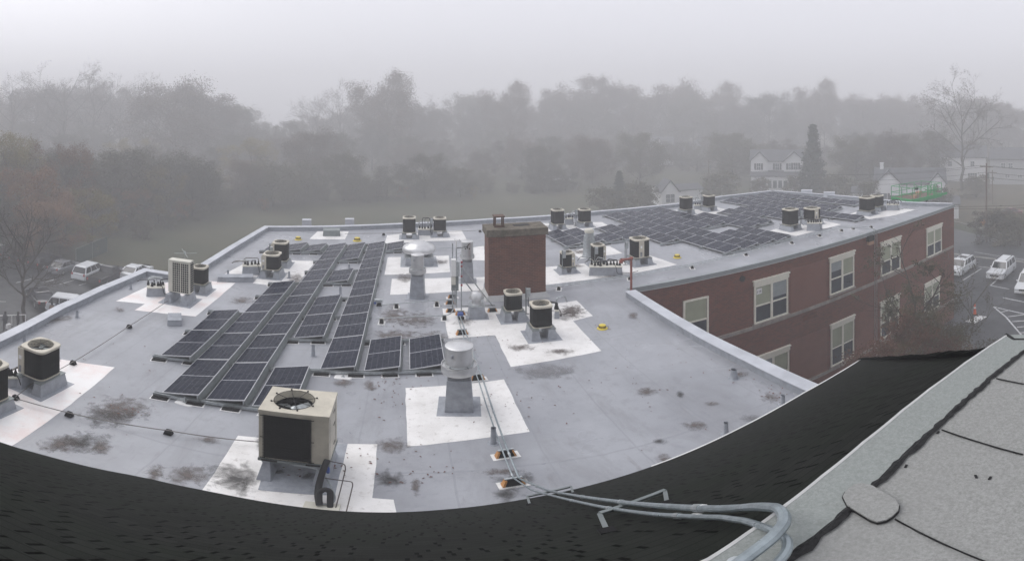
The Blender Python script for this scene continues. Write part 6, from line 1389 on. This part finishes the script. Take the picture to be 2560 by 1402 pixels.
for a_, b_ in zip(AN[:-1], AN[1:]):
    for r0_, r1_ in zip(RR[:-1], RR[1:]):
        q = lambda r_, a: (r_ * math.sin(a), r_ * math.cos(a), GZ + .02 * (r_ > 160) - .05 * (r_ < 160) + hill_z(r_) + (1.2 * noise.noise(Vector((r_ * .02, a * 4, 0))) if r_ > 200 else 0)); mb.face([q(r0_, a_), q(r0_, b_), q(r1_, b_), q(r1_, a_)])
mb.build('hill', ['verge'], kind='structure', smooth=True)
used_p = set(); trnd = random.Random(5)
def plant(kind, u, vtop, r_, label, wide=1.0, group='trees behind the school', rz=None, gz=GZ):
    if r_ >= 90 and vtop < 345 and kind != 'pine' and 'large bare' not in label: r_ = 46 + r_ * 1.27
    if r_ > 165: gz = GZ + hill_z(r_) - .3
    zt = CAMZ - r_ * math.tan(ph(vtop)); s_ = (zt - gz) / (HH[kind] * 1.0); x, y = r_ * math.sin(th(u)), r_ * math.cos(th(u)); rz = trnd.uniform(0, 6.28) if rz is None else rz
    sc_ = (s_ * wide, s_ * wide, s_)
    if kind not in used_p: used_p.add(kind); o = prot[kind]; o.location = (x, y, gz); o.rotation_euler = (0, 0, rz); o.scale = sc_; o['label'] = label; o['group'] = group; return o
    return dup(prot[kind], (x, y, gz), rz, label, group, sc_)
TL = [  # kind, column, top row, distance, width, label
 ('bare', 30, 232, 95, 1.1, 'tall bare tree at the far left edge of the wood'), ('bare2', 95, 222, 108, 1.1, 'bare tree second from the left on the skyline'), ('bare', 160, 202, 100, 1.1, 'tallest bare tree on the left skyline'),
 ('bare2', 235, 212, 104, 1.1, 'bare twiggy tree right of the tallest left tree'), ('bare', 300, 225, 112, 1.0, 'bare tree left of the thin spire shaped twigs'), ('broad', 430, 230, 92, 1.35, 'broad domed brown tree on the left skyline'),
 ('bare2', 365, 222, 118, .7, 'thin leafless tree poking up left of the domed tree'), ('broad', 520, 256, 96, 1.15, 'brown tree on the right shoulder of the domed tree'), ('olive', 585, 285, 100, 1.2, 'olive tree sloping down to the gap in the skyline'),
 ('olive', 640, 330, 104, 1.1, 'low olive tree at the gap in the left skyline'), ('olive', 725, 318, 104, 1.0, 'olive tree just right of the skyline gap'), ('bare2', 790, 258, 110, .9, 'pointed bare tree right of the skyline gap'), ('bare', 850, 240, 114, .9, 'bare lacy tree left of the big round crown'),
 ('round', 968, 210, 94, .92, 'biggest round brown crown in the middle of the skyline'), ('olive', 930, 330, 92, 1.1, 'lower olive tree under the big round crown'), ('bare2', 1090, 285, 120, .9, 'faint bare tree right of the big round crown'), ('bare', 1185, 268, 122, .8, 'slim bare tree left of the second round crown'),
 ('round', 1275, 230, 112, .9, 'second round brown crown behind the chimney'), ('olive', 1240, 340, 104, 1.3, 'olive tree below the second round crown'), ('broad', 1400, 240, 128, .95, 'faint brown tree right of the second round crown'), ('round', 1500, 214, 134, 1.05, 'faint wide crown above the grass field'), ('broad', 1580, 235, 132, .9, 'faint crown right end of the wide crown'),
 ('broad', 1690, 228, 138, 1.1, 'faint big crown above the white garage'), ('round', 1800, 228, 142, 1.1, 'faint big crown left of the farmhouse'), ('broad', 1890, 262, 145, 1.0, 'faint crown behind the farmhouse'), ('round', 2050, 222, 134, .8, 'faint tall crown behind the dark spruce'), ('broad', 2160, 262, 140, 1.0, 'faint crown right of the dark spruce'), ('broad', 2255, 262, 136, 1.0, 'faint crown behind the small white cottage'),
 ('pine', 2032, 308, 106, 1.05, 'dark spruce standing right of the white farmhouse'), ('bare', 2405, 232, 118, 1.0, 'large bare tree in front of the pale two storey house'), ('bare2', 2495, 290, 140, .9, 'faint bare tree at the right edge of the skyline'), ('broad', 2550, 330, 130, .9, 'faint brown tree at the right edge of the photo'),
 ('olive', 20, 400, 74, 1.2, 'olive tree low in the wood at the left edge'), ('olive', 190, 420, 80, 1.2, 'olive tree low in the left wood above the orange bush'), ('olive', 330, 400, 84, 1.3, 'dull green tree low in the left wood'), ('olive', 480, 420, 88, 1.3, 'dull green tree low in the wood left of the field'), ('broad', 620, 410, 98, 1.2, 'brown tree at the field edge left of the gap'), ('olive', 760, 420, 102, 1.3, 'dull tree at the field edge right of the gap'),
 ('olive', 1060, 400, 106, 1.3, 'dull tree at the field edge right of the big crown'), ('olive', 1150, 430, 108, 1.3, 'low dull tree at the field edge before the chimney'), ('olive', 860, 400, 104, 1.2, 'dull tree at the field edge left of the big crown'), ('broad', 1480, 360, 128, 1.2, 'faint tree beyond the white van'), ('olive', 1350, 380, 124, 1.2, 'faint tree left of the white van'), ('olive', 1600, 350, 128, 1.2, 'faint tree left of the white garage'), ('olive', 1830, 350, 132, 1.3, 'faint tree left of the farmhouse wall'), ('olive', 2140, 360, 122, 1.3, 'dull tree between the spruce and the cottage'), ('broad', 2230, 350, 122, 1.1, 'dull brown tree behind the cottage chimney'), ('olive', 2330, 345, 134, 1.2, 'dull tree behind the cottage roof'),
 ('orange', 65, 440, 66, 1.0, 'orange autumn tree at the far left edge'), ('orange', 165, 385, 76, .8, 'tall orange tree in the left wood'), ('orange', 330, 478, 80, 1.1, 'orange autumn tree beside the green fence'), ('yellow', 20, 380, 72, .9, 'yellow autumn tree at the left edge of the wood'), ('yellow', 395, 440, 82, 1.1, 'yellowish tree in the middle of the left wood'), ('yellow', 230, 500, 66, 1.1, 'dull yellow tree just beyond the parking row'), ('orange', 120, 510, 60, 1.0, 'low orange tree beyond the parked cars'), ('orange', 460, 505, 84, 1.0, 'reddish tree at the left end of the field'), ('orange', 1010, 470, 104, 1.0, 'reddish bush at the field edge below the big crown'), ('yellow', 1180, 470, 106, 1.0, 'yellowish bush at the field edge left of the chimney'), ('orange', 660, 500, 92, .8, 'reddish bush at the field edge'),
 ('pine', 1548, 425, 94, 1.3, 'dark small evergreen left of the white garage'), ('shrub', 1600, 470, 92, 1.3, 'dark shrub against the white garage'), ('shrub', 1510, 480, 90, 1.3, 'dark shrub left of the small evergreen'), ('shrub', 2170, 468, 90, .8, 'grey bush in front of the low white shed'), ('shrub', 2345, 485, 80, .7, 'bush in front of the low white building'),
 ('shrub', 2475, 545, 70, 1.4, 'dark hedge shrub by the yellow sign'), ('shrub', 2510, 540, 70, 1.4, 'dark hedge shrub right of the yellow sign'), ('shrub', 2550, 548, 68, 1.4, 'dark hedge shrub at the right edge'), ('shrub', 2440, 450, 108, 1.5, 'dark shrub under the big bare tree'), ('shrub', 1900, 455, 108, 1.2, 'dark shrub before the glazed porch'), ('shrub', 1987, 448, 106, 1.0, 'dark shrub between porch and spruce'), ('shrub', 1800, 445, 104, 1.6, 'dark shrub left of the farmhouse'), ('shrub', 2090, 450, 104, 1.6, 'dark shrub right of the spruce'), ('shrub', 350, 556, 72, 1.4, 'low shrub at the end of the green fence'), ('shrub', 420, 545, 78, 1.4, 'low shrub at the left edge of the grass field'), ('shrub', 505, 530, 84, 1.4, 'low shrub on the grass field edge'),
 ('shrub', 150, 600, 62, 1.5, 'dark shrub behind the left parking row'), ('shrub', 60, 610, 60, 1.6, 'dark shrub behind the bare tree at left'), ('shrub', 250, 605, 66, 1.4, 'dark shrub at the near end of the green fence'), ('olive', 100, 545, 64, 1.1, 'low dull tree beyond the left parking row'), ('olive', 290, 540, 74, 1.1, 'low dull tree behind the green fence'), ('olive', -30, 520, 60, 1.1, 'dull tree cut by the left edge of the photo')]
for kind, u, vt, r_, wd, lab in TL: plant(kind, u, vt, r_, lab, wd)
# second depth of trees that closes the gaps far back in the fog
def where(u): return 'behind the left parking lot' if u < 260 else 'behind the green fence' if u < 480 else 'at the left end of the field' if u < 760 else 'behind the mushroom fan' if u < 1100 else 'behind the chimney' if u < 1400 else 'beyond the white van' if u < 1620 else 'behind the white garage' if u < 1850 else 'behind the farmhouse' if u < 2120 else 'behind the cottage' if u < 2380 else 'at the right edge'
for k in range(74):                                  # the crowded skyline of the wood, deep in the fog
    u = -60 + k * 36 + trnd.uniform(-14, 14); dip = 75 * math.exp(-((u - 695) / 55) ** 2) + 30 * math.exp(-((u - 1110) / 50) ** 2) + 18 * math.exp(-((u - 1370) / 40) ** 2) - (22 if u < 350 else 0)
    vt = 268 + dip + trnd.uniform(-14, 26); kd = ('broad', 'olive', 'round', 'bare', 'broad', 'bare2', 'olive')[k % 7]
    plant(kd, u, vt, trnd.uniform(118, 158), 'hazy %s tree on the skyline %s' % ({'broad': 'brown', 'olive': 'dull green', 'round': 'round crowned', 'bare': 'bare', 'bare2': 'twiggy'}[kd], where(u)), 1.15, 'hazy trees along the skyline')
for k in range(60):                                  # hazier trees between skyline and wood edge
    u = -60 + k * 44 + trnd.uniform(-16, 16); kd = ('broad', 'olive', 'round', 'olive')[k % 4]
    plant(kd, u, 350 + trnd.uniform(-4, 30), trnd.uniform(148, 188), 'pale hazy %s tree below the skyline %s' % ({'broad': 'brown', 'olive': 'dull green', 'round': 'round crowned'}[kd], where(u)), 1.35, 'pale hazy trees behind the wood edge')
for k in range(36):                                  # undergrowth that closes the wood at the field edge
    u = -50 + k * 43 + trnd.uniform(-14, 14); rr_ = (80 + max(0, u) * .027) + trnd.uniform(-2, 5)
    plant('thicket', u, 468 + trnd.uniform(-42, 26), rr_, 'low dense dull thicket at the wood edge, %s' % where(u), 1.5, 'thickets along the wood edge')
for k in range(62):                                  # the middle storey of the wood, all along
    u = -60 + k * 43 + trnd.uniform(-16, 16); rr_ = (92 + max(0, min(u, 1400)) * .03) + trnd.uniform(0, 52) + (14 if u > 1500 else 0); kd = ('olive', 'broad', 'yellow', 'olive', 'broad', 'orange', 'olive')[k % 7]; kd = kd if u < 700 else {'yellow': 'olive', 'orange': 'broad'}.get(kd, kd)
    plant(kd, u, 362 + trnd.uniform(-52, 48) + (18 if kd in ('orange', 'yellow') else 0), rr_, '%s tree of the middle height, %s' % ({'olive': 'dull green', 'broad': 'brown', 'yellow': 'yellowish', 'orange': 'russet'}[kd], where(u)), 1.25, 'middle height trees of the wood')
# near trees with sparse leaves
def near_tree(name, label, seed, x, y, H, spreadL, nl, ls, rr, bark='bark', kids=(5, 5, 4), leafs='leaf_near', lean=(0, 0), fork=.25, nb=9, clump=.1, jit=.09):
    rnd = random.Random(seed); t = thing(name, label, 'tree', (x, y, GZ)); mb = MB(); tips = []; pts = [Vector((0, 0, 0))]; n_ = 6
    for k in range(n_): f = (k + 1) / n_; pts.append(Vector((lean[0] * f + rnd.gauss(0, .12), lean[1] * f + rnd.gauss(0, .12), H * .75 * f)))
    mb.tube([tuple(p) for p in pts], rr, 9, r1=rr * .25)
    for k in range(nb):
        f = fork + (1 - fork) * (k + rnd.random() * .5) / nb; i = min(int(f * n_), n_ - 1); p = pts[i].lerp(pts[i + 1], f * n_ - i); a = k * 2.4 + seed
        branch(mb, p, Vector((math.cos(a), math.sin(a), .55 + f)).normalized(), spreadL * rnd.uniform(.8, 1.15), rr * .42, 3, rnd, tips, .62, kids, 0, .22, 5, 5)
    mb.build('trunk', [bark], t)
    mb = MB(); use = [q for q in tips if noise.noise(q[-1] * .55 + Vector((seed, 3, 1))) > clump]; leaves(mb, use or tips, nl, ls, rnd, jit); mb.build('crown', [leafs], t); return t
M['leaf_mix'] = leafm('mixed_yellow_brown_leaves', (.085, .065, .018), (.055, .032, .018))
near_tree('courtyard_tree', 'sparse tree with hanging brown leaves in front of the brick wing', 3, 21.8, 13.2, 11.2, 3.4, 4200, .06, .14, clump=.05, fork=.32, kids=(3, 4, 4), nb=8)
near_tree('courtyard_tree', 'leafy yellow green tree low behind the dark shingled hip', 8, 20.2, 11.4, 7.4, 2.6, 9000, .05, .12, leafs='leaf_mix', clump=-.4, fork=.3, jit=.22, kids=(4, 4, 3))
near_tree('courtyard_tree', 'olive leaved tree low beside the brick wing and shingled hip', 9, 23.5, 12.4, 7.2, 2.6, 9000, .05, .12, leafs='leaf_near', clump=-.4, fork=.3, jit=.22, kids=(4, 4, 3))
M['leaf_rust'] = leafm('rusty_small_leaves', (.10, .036, .018), (.055, .030, .014))
near_tree('courtyard_tree', 'reddish leaved small tree at the foot of the brick wing', 15, 18.4, 11.9, 7.4, 2.8, 15000, .055, .1, leafs='leaf_rust', clump=-.4, fork=.3, jit=.22, kids=(4, 4, 3))
near_tree('bare_sapling', 'thin pale barked sapling before the right parking lot', 21, 27.5, 12.6, 9.4, 2.6, 260, .05, .09, 'bark_pale', kids=(3, 3, 3), fork=.45, nb=6)
q_ = un(62, 802, GZ)
near_tree('bare_tree', 'dark leafless tree by the left parapet before the parked cars', 33, q_[0], q_[1], 9.6, 3.6, 500, .06, .20, kids=(4, 5, 5), fork=.28, nb=10)

# ================================================================== PEOPLE in the left lot (tiny, behind the parapet)
def person(label, x, y, rz, coat, legs, pose=0.0, bag=False):
    t = thing('person', label, 'person', (x, y, GZ), rz)
    V_ = [(0, 0, .95), (0, 0, 1.15), (0, 0, 1.38), (0, 0, 1.50), (0, .01, 1.60), (0, .015, 1.70), (.17, 0, 1.40), (.22, -.02, 1.15), (.20, .12 + pose, .95), (-.17, 0, 1.40), (-.22, -.02, 1.15), (-.20, .10, .92), (.09, 0, .88), (.10, .04 + pose * .4, .48), (.10, -.02 + pose, .08), (.10, .12 + pose, .04), (-.09, 0, .88), (-.10, .03, .48), (-.10, -.04 - pose, .08), (-.10, .10 - pose, .04)]
    E_ = [(0, 1), (1, 2), (2, 3), (3, 4), (4, 5), (2, 6), (6, 7), (7, 8), (2, 9), (9, 10), (10, 11), (0, 12), (12, 13), (13, 14), (14, 15), (0, 16), (16, 17), (17, 18), (18, 19)]
    Rr = [.15, .15, .17, .06, .09, .08, .08, .055, .035, .08, .055, .035, .10, .07, .05, .04, .10, .07, .05, .04]
    me = bpy.data.meshes.new('body'); me.from_pydata(V_, E_, []); o = bpy.data.objects.new('body', me); col.objects.link(o); o.parent = t
    sk = o.modifiers.new('skin', 'SKIN'); sub = o.modifiers.new('sub', 'SUBSURF'); sub.levels = sub.render_levels = 1
    for i, q in enumerate(me.skin_vertices[0].data if me.skin_vertices else []): q.radius = (Rr[i], Rr[i])
    if not me.skin_vertices:
        bpy.context.view_layer.objects.active = o
    me.materials.append(M[legs])
    mb = MB(); mb.rings([rsq(.36, .25, .82, 16, 3), rsq(.40, .28, 1.05, 16, 3), rsq(.46, .28, 1.36, 16, 3), rsq(.22, .2, 1.49, 16, 3)]); mb.build('coat', [coat], t, smooth=True)
    mb = MB(); mb.rings([[(p[0], p[1] - .01, z) for p in circ(r0, 0, 12)] for r0, z in ((.06, 1.60), (.105, 1.66), (.11, 1.74), (.07, 1.81), (.01, 1.83))]); mb.build('hair', ['rubber'], t, smooth=True)
    if bag: mb = MB().box(.25, -.2, .3, .5, .2, .75); o = mb.build('shopping_bag', ['white_pl'], loc=(x, y, GZ), bevel=.03); tag(o, 'white bag held by the person at the left edge', 'bag')
    return t
M['coat_d'] = mk('dark_coat', (.03, .032, .04), .8); M['coat_b'] = mk('blue_grey_coat', (.09, .10, .13), .8); M['coat_t'] = mk('tan_coat', (.25, .17, .12), .8)
for lb, u, v, ct, bg_ in (('person in dark clothes with a white bag at the left edge', 13, 826, 'coat_d', True), ('person in dark clothes beside the pipe rail at the left edge', 45, 826, 'coat_d', False), ('person in a tan top by the white hatchback', 130, 800, 'coat_t', False), ('person in a blue grey coat leaning at the white hatchback', 144, 795, 'coat_b', False)):
    x, y = un(u, v, GZ); person(lb, x, y, random.uniform(0, 6), ct, 'coat_d', .05, bg_)

# ================================================================== small litter on the roof
mb = MB(); rnd = random.Random(9)
spots = [(330, 1030, 60, 30, 22), (970, 960, 80, 30, 26), (980, 990, 60, 60, 22), (1940, 985, 30, 30, 26), (1500, 820, 30, 10, 18), (1900, 930, 60, 30, 24), (760, 1190, 60, 30, 10), (1180, 850, 60, 40, 16), (1700, 720, 60, 20, 12), (1280, 1000, 120, 60, 20), (1050, 1180, 120, 60, 30), (1500, 1000, 300, 120, 26), (250, 950, 150, 60, 16), (880, 1160, 60, 60, 14), (1300, 870, 80, 30, 14), (1650, 900, 150, 80, 20)]
for u, v, su, sv, n_ in spots:
    for _ in range(n_):
        x, y = un(u + rnd.gauss(0, su * .6), v + rnd.gauss(0, sv * .6)); 
        if y < 8.6: continue
        a = rnd.uniform(0, 6.28); s_ = rnd.uniform(.02, .045); c_, d_ = math.cos(a) * s_, math.sin(a) * s_
        mb.face([(x - c_, y - d_, .016), (x + d_ * .45, y - c_ * .45, .022), (x + c_, y + d_, .016), (x - d_ * .45, y + c_ * .45, .024)])
o = mb.build('fallen_leaves', ['leaf_red']); tag(o, 'small fallen red brown leaves scattered over the grey roof', 'leaves', kind='stuff')

# ================================================================== HAZE: the fog itself
m = bpy.data.materials.new('fog_air'); m.use_nodes = True; n = m.node_tree; n.nodes.clear()
out = n.nodes.new('ShaderNodeOutputMaterial'); pvn = n.nodes.new('ShaderNodeVolumePrincipled')
pvn.inputs['Color'].default_value = (.95, .95, .965, 1); pvn.inputs['Density'].default_value = .0052; pvn.inputs['Anisotropy'].default_value = .04
n.links.new(pvn.outputs[0], out.inputs['Volume'])
M['fog'] = m
mb = MB().box(-430, -230, GZ - 1.0, 430, 430, 44.0); hz = mb.build('haze', ['fog'], kind='stuff'); hz['label'] = 'thick pale morning fog'; hz['category'] = 'fog'
